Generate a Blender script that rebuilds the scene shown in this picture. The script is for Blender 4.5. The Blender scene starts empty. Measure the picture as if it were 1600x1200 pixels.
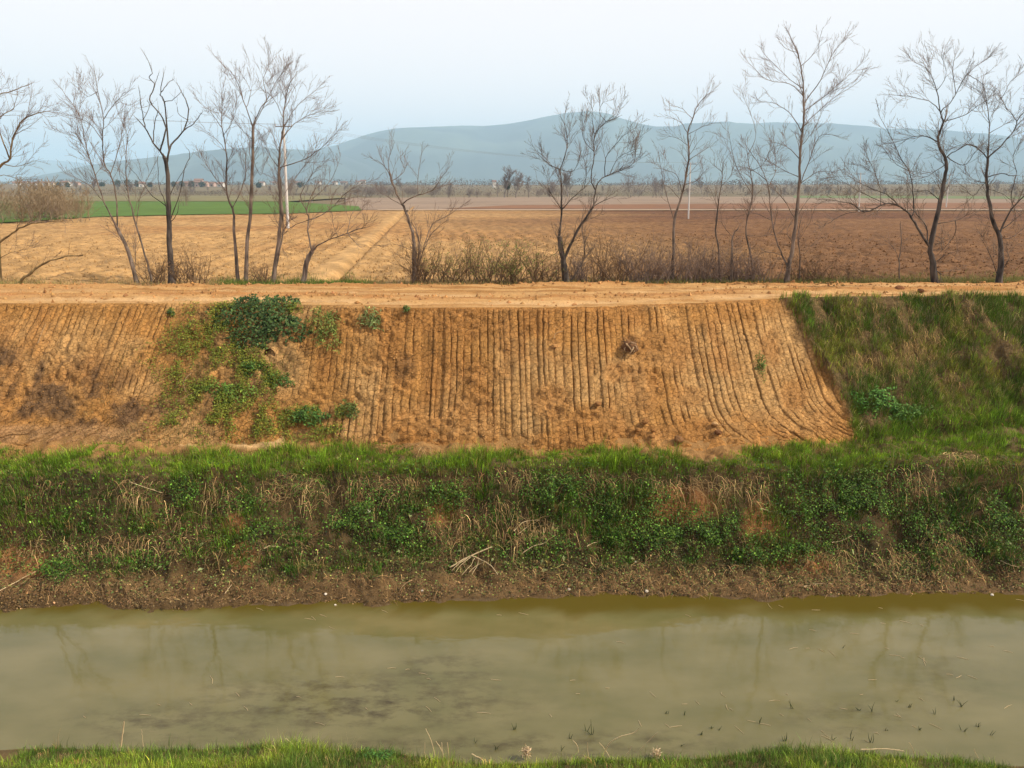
import bpy, math, random
import numpy as np

scene = bpy.context.scene
C = scene.collection
R = math.radians
rng = np.random.default_rng(7)
random.seed(7)

# ------------------------------------------------------------------ camera, sky, sun, exposure
F = 1230.0                       # focal length in pixels of the 1600x1200 photograph
HC = 6.8                         # camera height above the water
HOR = 296.0                      # pixel row of the horizon
PITCH = math.atan((600.0 - HOR) / F)
cam_data = bpy.data.cameras.new("camera")
cam = bpy.data.objects.new("camera", cam_data)
C.objects.link(cam)
cam.location = (0, 0, HC)
cam.rotation_euler = (math.pi / 2 - PITCH, 0, 0)
cam_data.sensor_width = 36.0
cam_data.lens = 36.0 * F / 1600.0
cam_data.clip_start = 0.1
cam_data.clip_end = 40000.0
scene.camera = cam

SUN_EL, SUN_AZ = R(42), R(101)   # azimuth clockwise from the view direction (+Y)
world = bpy.data.worlds.new("World")
scene.world = world
world.use_nodes = True
wn, wl = world.node_tree.nodes, world.node_tree.links
wn.clear()
w_out = wn.new("ShaderNodeOutputWorld")
w_bg = wn.new("ShaderNodeBackground")
w_sky = wn.new("ShaderNodeTexSky")
w_sky.sky_type = 'NISHITA'
w_sky.sun_disc = False
w_sky.sun_elevation = SUN_EL
w_sky.sun_rotation = SUN_AZ
w_sky.air_density = 1.0
w_sky.dust_density = 3.0
w_sky.ozone_density = 2.0
w_mix = wn.new("ShaderNodeMix")          # thin high overcast: a pale veil over the blue
w_mix.data_type = 'RGBA'
w_mix.inputs[0].default_value = 0.80
w_mix.inputs[7].default_value = (11.8, 10.4, 9.8, 1)
w_tc = wn.new("ShaderNodeTexCoord"); w_sep = wn.new("ShaderNodeSeparateXYZ"); w_mr = wn.new("ShaderNodeMapRange")   # the veil thins towards the zenith
w_mr.inputs[1].default_value = 0.1; w_mr.inputs[2].default_value = 1.0
w_mr.inputs[3].default_value = 0.93; w_mr.inputs[4].default_value = 0.35
wl.new(w_tc.outputs['Generated'], w_sep.inputs[0]); wl.new(w_sep.outputs[2], w_mr.inputs[0]); wl.new(w_mr.outputs[0], w_mix.inputs[0])
wl.new(w_sky.outputs[0], w_mix.inputs[6])
wl.new(w_mix.outputs[2], w_bg.inputs[0])
w_bg.inputs[1].default_value = 0.10
wl.new(w_bg.outputs[0], w_out.inputs[0])

sun_data = bpy.data.lights.new("sun", 'SUN')
sun_data.energy = 5.0
sun_data.angle = R(0.6)
sun_data.color = (1.0, 0.89, 0.72)
sun = bpy.data.objects.new("sun", sun_data)
C.objects.link(sun)
sun.rotation_euler = (math.pi / 2 - SUN_EL, 0, math.pi - SUN_AZ)

scene.view_settings.view_transform = 'Standard'
scene.view_settings.look = 'None'
scene.view_settings.exposure = 0.25
scene.view_settings.gamma = 1.0
scene.view_settings.use_curve_mapping = False
scene.render.engine = 'CYCLES'
cy = scene.cycles
cy.max_bounces = 10
cy.diffuse_bounces = 3
cy.glossy_bounces = 2
cy.transmission_bounces = 3
cy.transparent_max_bounces = 6
cy.volume_bounces = 6
cy.use_denoising = True

# ------------------------------------------------------------------ projection helpers (photo pixel <-> place)
SP, CP = math.sin(PITCH), math.cos(PITCH)
def proj(x, y, z):
    dz = z - HC
    dep = y * CP - dz * SP
    up = y * SP + dz * CP
    return 800 + F * x / dep, 600 - F * up / dep
def ray(px, py):
    a = (np.asarray(px, float) - 800) / F
    b = (600 - np.asarray(py, float)) / F
    return a, CP + b * SP, -SP + b * CP
def at_y(px, py, y):
    dx, dy, dz = ray(px, py)
    k = y / dy
    return np.stack(np.broadcast_arrays(dx * k, y + 0 * dx, HC + dz * k), -1)
def at_z(px, py, z):
    dx, dy, dz = ray(px, py)
    k = (z - HC) / dz
    return np.stack(np.broadcast_arrays(dx * k, dy * k, z + 0 * dx), -1)

# ------------------------------------------------------------------ numpy noise
def _hash(ix, iy, seed):
    h = (ix.astype(np.int64) * 374761393 + iy.astype(np.int64) * 668265263 + seed * 974634777) & 0xffffffff
    h = ((h ^ (h >> 13)) * 1274126177) & 0xffffffff
    return ((h ^ (h >> 16)) & 0xffff) / 65535.0
def vnoise(x, y, seed=0):
    x = np.asarray(x, float); y = np.asarray(y, float)
    x, y = np.broadcast_arrays(x, y)
    ix, iy = np.floor(x), np.floor(y)
    fx, fy = x - ix, y - iy
    fx = fx * fx * (3 - 2 * fx); fy = fy * fy * (3 - 2 * fy)
    a = _hash(ix, iy, seed); b = _hash(ix + 1, iy, seed)
    c = _hash(ix, iy + 1, seed); d = _hash(ix + 1, iy + 1, seed)
    return (a * (1 - fx) + b * fx) * (1 - fy) + (c * (1 - fx) + d * fx) * fy
def fbm(x, y, seed=0, o=4):
    s = 0; a = 0.5; t = 0
    for i in range(o):
        s = s + a * vnoise(np.asarray(x) * 2 ** i + 17.3 * i, np.asarray(y) * 2 ** i - 9.1 * i, seed + i)
        t += a; a *= 0.5
    return s / t                                   # 0..1
def sst(a, b, x):
    t = np.clip((x - a) / (b - a), 0, 1)
    return t * t * (3 - 2 * t)
def blobs(px, py, lst, soft=0.55):
    """union of soft ellipses (cx, cy, rx, ry) given in the photograph's frame"""
    m = np.zeros(np.broadcast(px, py).shape)
    for e in lst:
        cx, cy_, rx, ry = e[:4]
        d = np.sqrt(((px - cx) / rx) ** 2 + ((py - cy_) / ry) ** 2)
        m = np.maximum(m, (e[4] if len(e) > 4 else 1.0) * (1 - sst(soft, 1.15, d)))
    return m
def lerp3(a, b, t):
    a = np.asarray(a, float); b = np.asarray(b, float); t = np.asarray(t)[..., None]
    return a * (1 - t) + b * t

# ------------------------------------------------------------------ object helpers
def props(o, label=None, cat=None, group=None, kind=None):
    if label: o['label'] = label
    if cat: o['category'] = cat
    if group: o['group'] = group
    if kind: o['kind'] = kind
    return o
def mesh_np(name, V, faces, mat, col=None, smooth=True, parent=None):
    """faces: (n,3) or (n,4) int array"""
    V = np.asarray(V, np.float32).reshape(-1, 3); faces = np.asarray(faces, np.int32)
    me = bpy.data.meshes.new(name)
    k = faces.shape[1]; n = len(faces)
    me.vertices.add(len(V)); me.vertices.foreach_set('co', V.ravel())
    me.loops.add(n * k); me.loops.foreach_set('vertex_index', faces.ravel())
    me.polygons.add(n)
    me.polygons.foreach_set('loop_start', np.arange(0, n * k, k, dtype=np.int32))
    me.update(calc_edges=True)
    me.polygons.foreach_set('use_smooth', np.full(n, smooth, bool))
    if col is not None:
        a = me.color_attributes.new('Col', 'FLOAT_COLOR', 'POINT')
        c4 = np.ones((len(V), 4), np.float32); c4[:, :3] = np.asarray(col).reshape(-1, 3)
        a.data.foreach_set('color', c4.ravel())
    me.materials.append(mat)
    o = bpy.data.objects.new(name, me)
    C.objects.link(o)
    if parent is not None: o.parent = parent
    return o
def empty(name, loc, label=None, cat=None, group=None):
    o = bpy.data.objects.new(name, None); C.objects.link(o)
    o.location = loc; o.empty_display_size = 0.2
    return props(o, label, cat, group)
def grid_faces(nr, nc):
    i = np.arange(nr - 1)[:, None] * nc + np.arange(nc - 1)[None, :]
    return np.stack([i, i + 1, i + nc + 1, i + nc], -1).reshape(-1, 4)
def tubes(polys, sides=3, taper_end=True):
    """polys: list of (points(n,3), radii(n)) -> V, F(quads)"""
    Vs, Fs, base = [], [], 0
    ang = np.arange(sides) * 2 * np.pi / sides
    ca, sa = np.cos(ang), np.sin(ang)
    for p, r in polys:
        p = np.asarray(p, float); r = np.asarray(r, float); n = len(p)
        t = np.empty_like(p)
        t[1:-1] = p[2:] - p[:-2]; t[0] = p[1] - p[0]; t[-1] = p[-1] - p[-2]
        t /= np.linalg.norm(t, axis=1)[:, None] + 1e-9
        ref = np.where(np.abs(t[:, 2:3]) > 0.9, [[1., 0, 0]], [[0, 0, 1.]])
        if n > 1: ref[:] = ref[0]
        a = np.cross(t, ref); a /= np.linalg.norm(a, axis=1)[:, None] + 1e-9
        b = np.cross(t, a)
        ring = p[:, None] + r[:, None, None] * (a[:, None] * ca[None, :, None] + b[:, None] * sa[None, :, None])
        Vs.append(ring.reshape(-1, 3))
        i = (np.arange(n - 1) * sides)[:, None]
        j = np.arange(sides)[None, :]; j2 = (j + 1) % sides
        Fs.append((base + np.stack([i + j, i + j2, i + sides + j2, i + sides + j], -1)).reshape(-1, 4))
        base += n * sides
    return np.concatenate(Vs), np.concatenate(Fs)

# ------------------------------------------------------------------ materials
def new_mat(name):
    m = bpy.data.materials.new(name); m.use_nodes = True
    nt = m.node_tree
    return m, nt.nodes, nt.links, nt.nodes['Principled BSDF']
def N(nodes, typ, **kw):
    n = nodes.new(typ)
    for k, v in kw.items(): setattr(n, k, v)
    return n
def soil_mat(name, scale=6.0, amount=0.5, bump=0.6, dist=0.02, fine=60.0, rough=0.95, cracks=0.0, flat=None):
    """vertex colour 'Col' (or one colour) x two scales of noise, with fine relief"""
    m, n, l, b = new_mat(name)
    tc = N(n, 'ShaderNodeTexCoord')
    if flat is None:
        src = N(n, 'ShaderNodeVertexColor', layer_name='Col').outputs[0]
    else:
        rgb = N(n, 'ShaderNodeRGB'); rgb.outputs[0].default_value = (*flat, 1); src = rgb.outputs[0]
    n1 = N(n, 'ShaderNodeTexNoise'); n1.inputs['Scale'].default_value = scale; n1.inputs['Detail'].default_value = 6; n1.inputs['Roughness'].default_value = 0.65
    n2 = N(n, 'ShaderNodeTexNoise'); n2.inputs['Scale'].default_value = fine; n2.inputs['Detail'].default_value = 4; n2.inputs['Roughness'].default_value = 0.7
    l.new(tc.outputs['Object'], n1.inputs['Vector']); l.new(tc.outputs['Object'], n2.inputs['Vector'])
    ad = N(n, 'ShaderNodeMath', operation='ADD'); l.new(n1.outputs[0], ad.inputs[0]); l.new(n2.outputs[0], ad.inputs[1])
    mr = N(n, 'ShaderNodeMapRange'); mr.inputs[1].default_value = 0.7; mr.inputs[2].default_value = 1.3
    mr.inputs[3].default_value = 1 - amount; mr.inputs[4].default_value = 1 + amount * 0.75
    l.new(ad.outputs[0], mr.inputs[0])
    mu = N(n, 'ShaderNodeVectorMath', operation='SCALE'); l.new(src, mu.inputs[0]); l.new(mr.outputs[0], mu.inputs['Scale'])
    l.new(mu.outputs[0], b.inputs['Base Color'])
    b.inputs['Roughness'].default_value = rough
    b.inputs['Specular IOR Level'].default_value = 0.15
    bp = N(n, 'ShaderNodeBump'); bp.inputs['Strength'].default_value = bump; bp.inputs['Distance'].default_value = dist
    hsrc = ad.outputs[0]
    if cracks > 0:
        vo = N(n, 'ShaderNodeTexVoronoi', feature='DISTANCE_TO_EDGE'); vo.inputs['Scale'].default_value = 9.0
        wob = N(n, 'ShaderNodeVectorMath', operation='MULTIPLY'); wob.inputs[1].default_value = (1.0, 1.0, 1.0)
        l.new(tc.outputs['Object'], wob.inputs[0]); l.new(wob.outputs[0], vo.inputs['Vector'])
        cr = N(n, 'ShaderNodeMapRange'); cr.inputs[1].default_value = 0.0; cr.inputs[2].default_value = 0.05; cr.inputs[3].default_value = -cracks; cr.inputs[4].default_value = 0
        l.new(vo.outputs[0], cr.inputs[0])
        a2 = N(n, 'ShaderNodeMath', operation='ADD'); l.new(ad.outputs[0], a2.inputs[0]); l.new(cr.outputs[0], a2.inputs[1]); hsrc = a2.outputs[0]
    l.new(hsrc, bp.inputs['Height']); l.new(bp.outputs[0], b.inputs['Normal'])
    return m
def leaf_mat(name, rough=0.6, trans=0.35, spec=0.25):
    m, n, l, b = new_mat(name)
    vc = N(n, 'ShaderNodeVertexColor', layer_name='Col')
    l.new(vc.outputs[0], b.inputs['Base Color'])
    b.inputs['Roughness'].default_value = rough; b.inputs['Specular IOR Level'].default_value = spec
    tr = N(n, 'ShaderNodeBsdfTranslucent'); mx = N(n, 'ShaderNodeMixShader'); mx.inputs[0].default_value = trans
    l.new(vc.outputs[0], tr.inputs[0]); l.new(b.outputs[0], mx.inputs[1]); l.new(tr.outputs[0], mx.inputs[2])
    l.new(mx.outputs[0], n['Material Output'].inputs[0])
    return m
def bark_mat(name, c1, c2, scale=9.0):
    m, n, l, b = new_mat(name)
    tc = N(n, 'ShaderNodeTexCoord'); mp = N(n, 'ShaderNodeMapping'); mp.inputs['Scale'].default_value = (1, 1, 0.25)
    nz = N(n, 'ShaderNodeTexNoise'); nz.inputs['Scale'].default_value = scale; nz.inputs['Detail'].default_value = 5
    l.new(tc.outputs['Object'], mp.inputs[0]); l.new(mp.outputs[0], nz.inputs['Vector'])
    cr = N(n, 'ShaderNodeValToRGB'); cr.color_ramp.elements[0].color = (*c1, 1); cr.color_ramp.elements[1].color = (*c2, 1)
    cr.color_ramp.elements[0].position = 0.35; cr.color_ramp.elements[1].position = 0.65
    l.new(nz.outputs[0], cr.inputs[0]); l.new(cr.outputs[0], b.inputs['Base Color'])
    b.inputs['Roughness'].default_value = 0.9; b.inputs['Specular IOR Level'].default_value = 0.15
    bp = N(n, 'ShaderNodeBump'); bp.inputs['Strength'].default_value = 0.7; bp.inputs['Distance'].default_value = 0.02
    l.new(nz.outputs[0], bp.inputs['Height']); l.new(bp.outputs[0], b.inputs['Normal'])
    return m
def plain_mat(name, c, rough=0.8, noise=0.15, scale=3.0):
    return soil_mat(name, scale=scale, amount=noise, bump=0.1, dist=0.01, fine=scale * 8, rough=rough, flat=c)

M_slope = soil_mat('slope_soil', scale=4.0, amount=0.42, bump=1.0, dist=0.035, fine=30, cracks=0.9)
M_road = soil_mat('road_soil', scale=2.5, amount=0.22, bump=0.8, dist=0.03, fine=20)
M_bank = soil_mat('bank_soil', scale=5.0, amount=0.45, bump=1.0, dist=0.03, fine=45)
M_field = soil_mat('field_soil', scale=1.6, amount=0.28, bump=1.0, dist=0.06, fine=9)
M_far = soil_mat('far_ground', scale=0.02, amount=0.30, bump=0.0, dist=0.1, fine=0.25)
M_clod = soil_mat('clod_soil', scale=8.0, amount=0.35, bump=0.8, dist=0.02, fine=60)
M_grass = leaf_mat('grass_blade', rough=0.65, trans=0.18, spec=0.15)
M_dry = leaf_mat('dry_blade', rough=0.8, trans=0.2, spec=0.1)
M_leaf = leaf_mat('broad_leaf', rough=0.6, trans=0.15, spec=0.15)
M_bark = bark_mat('grey_bark', (0.065, 0.050, 0.040), (0.24, 0.185, 0.145))
M_bark_dark = bark_mat('dark_bark', (0.022, 0.019, 0.018), (0.11, 0.09, 0.075))
M_bark_warm = bark_mat('lichen_bark', (0.11, 0.075, 0.035), (0.27, 0.19, 0.085))
M_twig = plain_mat('twig', (0.20, 0.145, 0.115), 0.9, 0.25)
M_twig_warm = plain_mat('brown_twig', (0.15, 0.095, 0.055), 0.9, 0.25)
M_twig_hedge = plain_mat('hedge_twig', (0.26, 0.195, 0.12), 0.9, 0.25)
M_twig_far = plain_mat('far_twig', (0.20, 0.165, 0.150), 0.9, 0.2, 0.3)
M_stalk = plain_mat('dry_stalk', (0.55, 0.42, 0.24), 0.7, 0.25, 9.0)
M_stone = plain_mat('pale_stone', (0.62, 0.55, 0.45), 0.8, 0.2, 20)
M_wall = plain_mat('white_wall', (0.55, 0.51, 0.46), 0.9, 0.1, 0.3)
M_wall2 = plain_mat('rose_wall', (0.42, 0.29, 0.24), 0.9, 0.1, 0.3)
M_roof = plain_mat('tile_roof', (0.22, 0.135, 0.105), 0.9, 0.2, 0.8)
M_glass = plain_mat('dark_pane', (0.05, 0.06, 0.07), 0.2, 0.05, 1)
M_pole = plain_mat('concrete_pole', (0.55, 0.53, 0.50), 0.85, 0.15, 4)
M_metal = plain_mat('line_metal', (0.20, 0.20, 0.21), 0.5, 0.1, 4)

# ------------------------------------------------------------------ the shape of the ground
ZR, ZF, ZL, ZTOE = 4.2, 1.60, 1.45, 0.25
def line(pts, z):
    """trace of a line of known height -> function y(x)"""
    p = np.array([at_z(a, b, z) for a, b in pts])
    xs, ys = p[:, 0], p[:, 1]
    i = np.argsort(xs); xs, ys = xs[i], ys[i]
    return lambda x: np.interp(x, xs, ys)
yn0 = line([(0, 1172), (250, 1172), (420, 1166), (600, 1176), (720, 1192), (900, 1190), (1050, 1188), (1220, 1172), (1420, 1186), (1520, 1194), (1600, 1198)], 0)
yf0 = line([(0, 955), (150, 945), (240, 956), (400, 946), (500, 943), (600, 945), (700, 938), (800, 935), (900, 931), (1050, 929), (1200, 936), (1300, 931), (1450, 929), (1600, 926)], 0)
ytoe0 = line([(0, 885), (300, 890), (500, 884), (800, 878), (1200, 872), (1600, 868)], ZTOE)
ylip0 = line([(0, 752), (200, 748), (420, 736), (500, 732), (700, 738), (900, 741), (1100, 740), (1300, 742), (1450, 735), (1600, 738)], ZL)
yfoot0 = line([(0, 698), (260, 700), (450, 690), (700, 694), (900, 702), (1100, 705), (1200, 700), (1340, 690), (1460, 680), (1600, 672)], ZF)
ytop0 = line([(0, 474), (260, 474), (420, 474), (640, 481), (900, 480), (1100, 473), (1250, 464), (1600, 462)], ZR)
yroad0 = line([(0, 449), (300, 447), (600, 447), (900, 446), (1200, 445), (1600, 443)], ZR)
def wob(x, s, a, seed):
    return a * (fbm(x * s, 0.5 + 0 * np.asarray(x), seed, 3) - 0.5) * 2
def keys(x):
    x = np.asarray(x, float)
    yn = yn0(x) + wob(x, 1.2, 0.06, 11); yf = yf0(x) + wob(x, 1.7, 0.13, 12)
    ytoe = ytoe0(x) + wob(x, 1.1, 0.16, 13); ylip = ylip0(x) + wob(x, 0.9, 0.14, 14)
    yfoot = yfoot0(x) + wob(x, 0.7, 0.05, 15); ytop = ytop0(x) + wob(x, 1.3, 0.05, 16); yroad = yroad0(x)
    Y = [0 * x - 2, 0 * x + 3.0, yn - 1.5, yn, yn + 0.7, yf - 0.9, yf, ytoe, ylip, yfoot, ytop, yroad, yroad + 2]
    Z = [3.6, 3.3, 0.86, 0.0, -0.35, -0.35, 0.0, ZTOE, ZL, ZF, ZR, ZR, ZR]
    return Y, Z
def hbase(x, y):
    Y, Z = keys(x)
    y = np.asarray(y, float)
    h = np.full(np.broadcast(x, y).shape, Z[0], float)
    for i in range(len(Z) - 1):
        t = np.clip((y - Y[i]) / (Y[i + 1] - Y[i]), 0, 1)
        h = np.where(y >= Y[i], Z[i] + (Z[i + 1] - Z[i]) * t, h)
    h = np.where(y > Y[-1], ZR, h)
    return h
# where bare earth stops on the slope (photo columns), right and left
def bare_right(py):
    return np.interp(py, [455, 470, 500, 540, 600, 650, 675, 700], [1205, 1212, 1240, 1258, 1290, 1325, 1335, 1345])
def hland(x, y):
    """base plus the soft lumps of the uncut ground"""
    h = hbase(x, y)
    Y, _ = keys(x)
    px, py = proj(x, y, h)
    w_low = sst(0.1, 0.5, y - Y[6]) * (1 - sst(-0.2, 0.5, y - Y[9]))
    h = h + w_low * ((fbm(x * 1.1, y * 1.1, 31, 4) - 0.5) * 0.50 + (np.abs(fbm(x * 3, y * 3, 32, 3) - 0.5) - 0.1) * 0.42)
    h = h + 0.16 * sst(-1.5, 3.5, x) * np.clip(1 - np.abs(y - Y[8] - 0.1) / 0.75, 0, 1)
    w_gr = sst(0, 60, px - bare_right(py)) * sst(0.0, 0.6, y - Y[9] + 0.3) * (1 - sst(-0.4, -0.02, y - Y[10]))
    h = h + w_gr * (0.06 + (fbm(x * 1.3, y * 1.3, 33, 4) - 0.45) * 0.5)
    w_toe = sst(-0.3, 0.0, y - Y[6]) * (1 - sst(0, 0.6, y - Y[7]))
    h = h + w_toe * ((fbm(x * 5, y * 5, 34, 3) - 0.5) * 0.12 + (fbm(x * 16, y * 16, 37, 2) - 0.5) * 0.05)
    w_near = 1 - sst(-0.5, 0.05, y - Y[3])
    h = h + w_near * (fbm(x * 1.5, y * 1.5, 35, 3) - 0.5) * 0.18
    return h
def hit(px, py, lo=7.5, hi=24.0):
    """the ground point seen at a pixel of the photograph"""
    y = np.arange(lo, hi, 0.01)
    dx, dy, dz = ray(px, py)
    k = y / dy
    x, z = dx * k, HC + dz * k
    h = np.maximum(hland(x, y), 0.0)
    i = np.argmax(z <= h)
    return np.array([x[i], y[i], h[i]])

XW = 12.6
def xcols(step, wide=XW, far=60.0):
    a = np.arange(-wide, wide + step / 2, step)
    e = wide + (far - wide) * (np.linspace(0, 1, 26)[1:]) ** 2
    return np.concatenate([-e[::-1], a, e])
OCHRE, PALE, MOIST = (0.395, 0.198, 0.058), (0.48, 0.290, 0.118), (0.22, 0.10, 0.03)

def structure(o):
    o['kind'] = 'structure'; return o

# near bank, bed, far bank, berm
def veg_floor(x, y, px, py):
    """colour of the earth under the plants of the lower bank"""
    base = lerp3((0.030, 0.028, 0.012), (0.12, 0.072, 0.030), fbm(x * 2, y * 2, 41))  # the near-black end paints deep shade between clumps into the soil
    base = lerp3(base, (0.30, 0.135, 0.05), blobs(px, py, [(1060, 790, 75, 34), (1190, 822, 34, 45), (30, 895, 80, 45), (990, 815, 30, 30), (1255, 880, 60, 22), (690, 800, 30, 25), (365, 820, 26, 22), (380, 870, 26, 26)]) * 0.85)
    mud = sst(885, 912, py)
    base = lerp3(base, lerp3((0.11, 0.066, 0.028), (0.22, 0.135, 0.06), fbm(x * 5, y * 7, 42)), mud * 0.85)
    wet = sst(918, 942, py)
    base = lerp3(base, (0.10, 0.062, 0.026), wet * 0.85)
    return base
def sheet_y(name, i0, i1, rows, cols, mat, color, extra0=0.0, extra1=0.0, detail=None, drop=0.06):
    """a sheet of ground between two of the profile's lines; extra rows run on under the neighbours"""
    x = cols[None, :]
    Y, _ = keys(x)
    a, b = Y[i0], Y[i1]
    v = np.linspace(0, 1, rows)[:, None]
    y = a + (b - a) * v
    z = hland(x + 0 * y, y)
    if detail is not None: z = z + detail(x + 0 * y, y)
    X = x + 0 * y
    if extra0 > 0:
        X = np.vstack([X[:1], X]); y = np.vstack([y[:1] - extra0, y]); z = np.vstack([hland(X[:1], y[:1]) - drop, z])
    if extra1 > 0:
        X = np.vstack([X, X[-1:]]); y = np.vstack([y, y[-1:] + extra1]); z = np.vstack([z, hland(X[-1:], y[-1:]) - drop])
    px, py = proj(X, y, z)
    col = color(X, y, px, py)
    nr, nc = X.shape
    return structure(mesh_np(name, np.stack([X, y, z], -1), grid_faces(nr, nc), mat, col))
near_col = lambda x, y, px, py: lerp3((0.10, 0.075, 0.03), (0.17, 0.11, 0.05), fbm(x * 2, y * 2, 43))
sheet_y('near_bank', 1, 3, 60, xcols(0.05, 8), M_bank, near_col, extra1=0.4)
sheet_y('near_ground', 0, 1, 4, xcols(0.5, 12), M_bank, near_col, extra1=0.2)
sheet_y('canal_bed', 3, 6, 16, xcols(0.15), M_bank, lambda x, y, px, py: 0 * x[..., None] + np.array((0.12, 0.08, 0.04)), drop=0.0)
sheet_y('canal_bank', 6, 8, 120, xcols(0.036), M_bank, veg_floor, extra0=0.35, extra1=0.1)
def berm_col(x, y, px, py):
    g = lerp3((0.10, 0.075, 0.03), (0.16, 0.11, 0.045), fbm(x * 2, y * 2, 44))
    pale = blobs(px, py, [(405, 690, 60, 13), (300, 690, 40, 8)]) * 0.8
    bare = sst(12, -2, py - np.interp(px, [0, 250, 450, 700, 900, 1100, 1250, 1400], [712, 706, 702, 706, 712, 714, 706, 690])) * (1 - sst(1290, 1370, px))
    return lerp3(lerp3(g, (0.30, 0.165, 0.06), bare), (0.55, 0.36, 0.17), pale)
sheet_y('grass_berm', 8, 9, 50, xcols(0.04), M_bank, berm_col, extra0=0.05, extra1=0.25)

# the bulldozed earth slope: columns follow the marks of the bucket's teeth
TOOTH = 0.150
LOOSE = [(632, 580, 24, 42, 0.9), (968, 582, 34, 20, 1), (860, 630, 38, 34, 1), (1005, 610, 36, 46, 0.95), (1075, 620, 34, 20, 0.8), (700, 500, 90, 20, 0.6),
         (570, 500, 60, 35, 0.9), (560, 560, 45, 50, 0.7), (545, 630, 40, 25, 0.7), (985, 540, 22, 20, 1), (1050, 540, 40, 28, 0.55), (1240, 620, 26, 26, 0.9), (1145, 490, 50, 22, 0.4), (1205, 545, 20, 40, 0.6),
         (930, 655, 60, 22, 0.8), (1020, 680, 110, 20, 0.75), (690, 672, 120, 22, 0.7), (640, 655, 30, 20, 0.8), (1180, 660, 60, 22, 0.6), (1280, 660, 40, 24, 0.5), (820, 690, 300, 12, 0.6), (640, 690, 90, 14, 0.9),
         (60, 605, 120, 60, 1), (215, 655, 45, 25, 0.6), (110, 545, 70, 30, 0.6), (20, 560, 60, 40, 0.7), (140, 630, 90, 40, 0.9)]
VEGY = [(370, 590, 120, 110, 1), (330, 640, 90, 50, 1), (330, 520, 60, 50, 1), (420, 560, 60, 60, 0.9)]
def slope_pos(u, v):
    """u: across (follows the grooves), v: 0 foot .. 1 crest -> X,Y,Z and masks"""
    u = np.asarray(u, float); v = np.asarray(v, float)
    curl = np.clip((0.34 - v) / 0.34, 0, 1) ** 2
    k = np.where(u > 0, 0.85 * sst(0.5, 6.5, u), -1.25 * sst(-4.5, -8.5, u))
    lean = np.where(u > 0, 0.10 * sst(1, 6, u), -0.28 * sst(-2, -8, u)) * (1 - v)
    x = u + curl * k + lean + (fbm(u * 1.9, 0 * u, 67, 2) - 0.5) * 0.22 + (fbm(u * 0.8, v * 1.6, 51, 3) - 0.5) * 0.12 + (fbm(u * 2.5, v * 22, 65, 3) - 0.5) * 0.034
    Y, _ = keys(x)
    yf_, yt_ = Y[9], Y[10]
    w = v - 0.055 * np.sin(np.pi * v) * (1.2 - v)
    y = yf_ + (yt_ - yf_) * v
    z = ZF + (ZR - ZF) * w
    z = z + (hland(x, yf_ + 0 * v) - ZF) * (1 - sst(0, 0.22, v)) + (hland(x, yt_ + 0 * v) - ZR) * sst(0.8, 1.0, v)
    px, py = proj(x, y, z)
    return x, y, z, px, py
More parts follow.
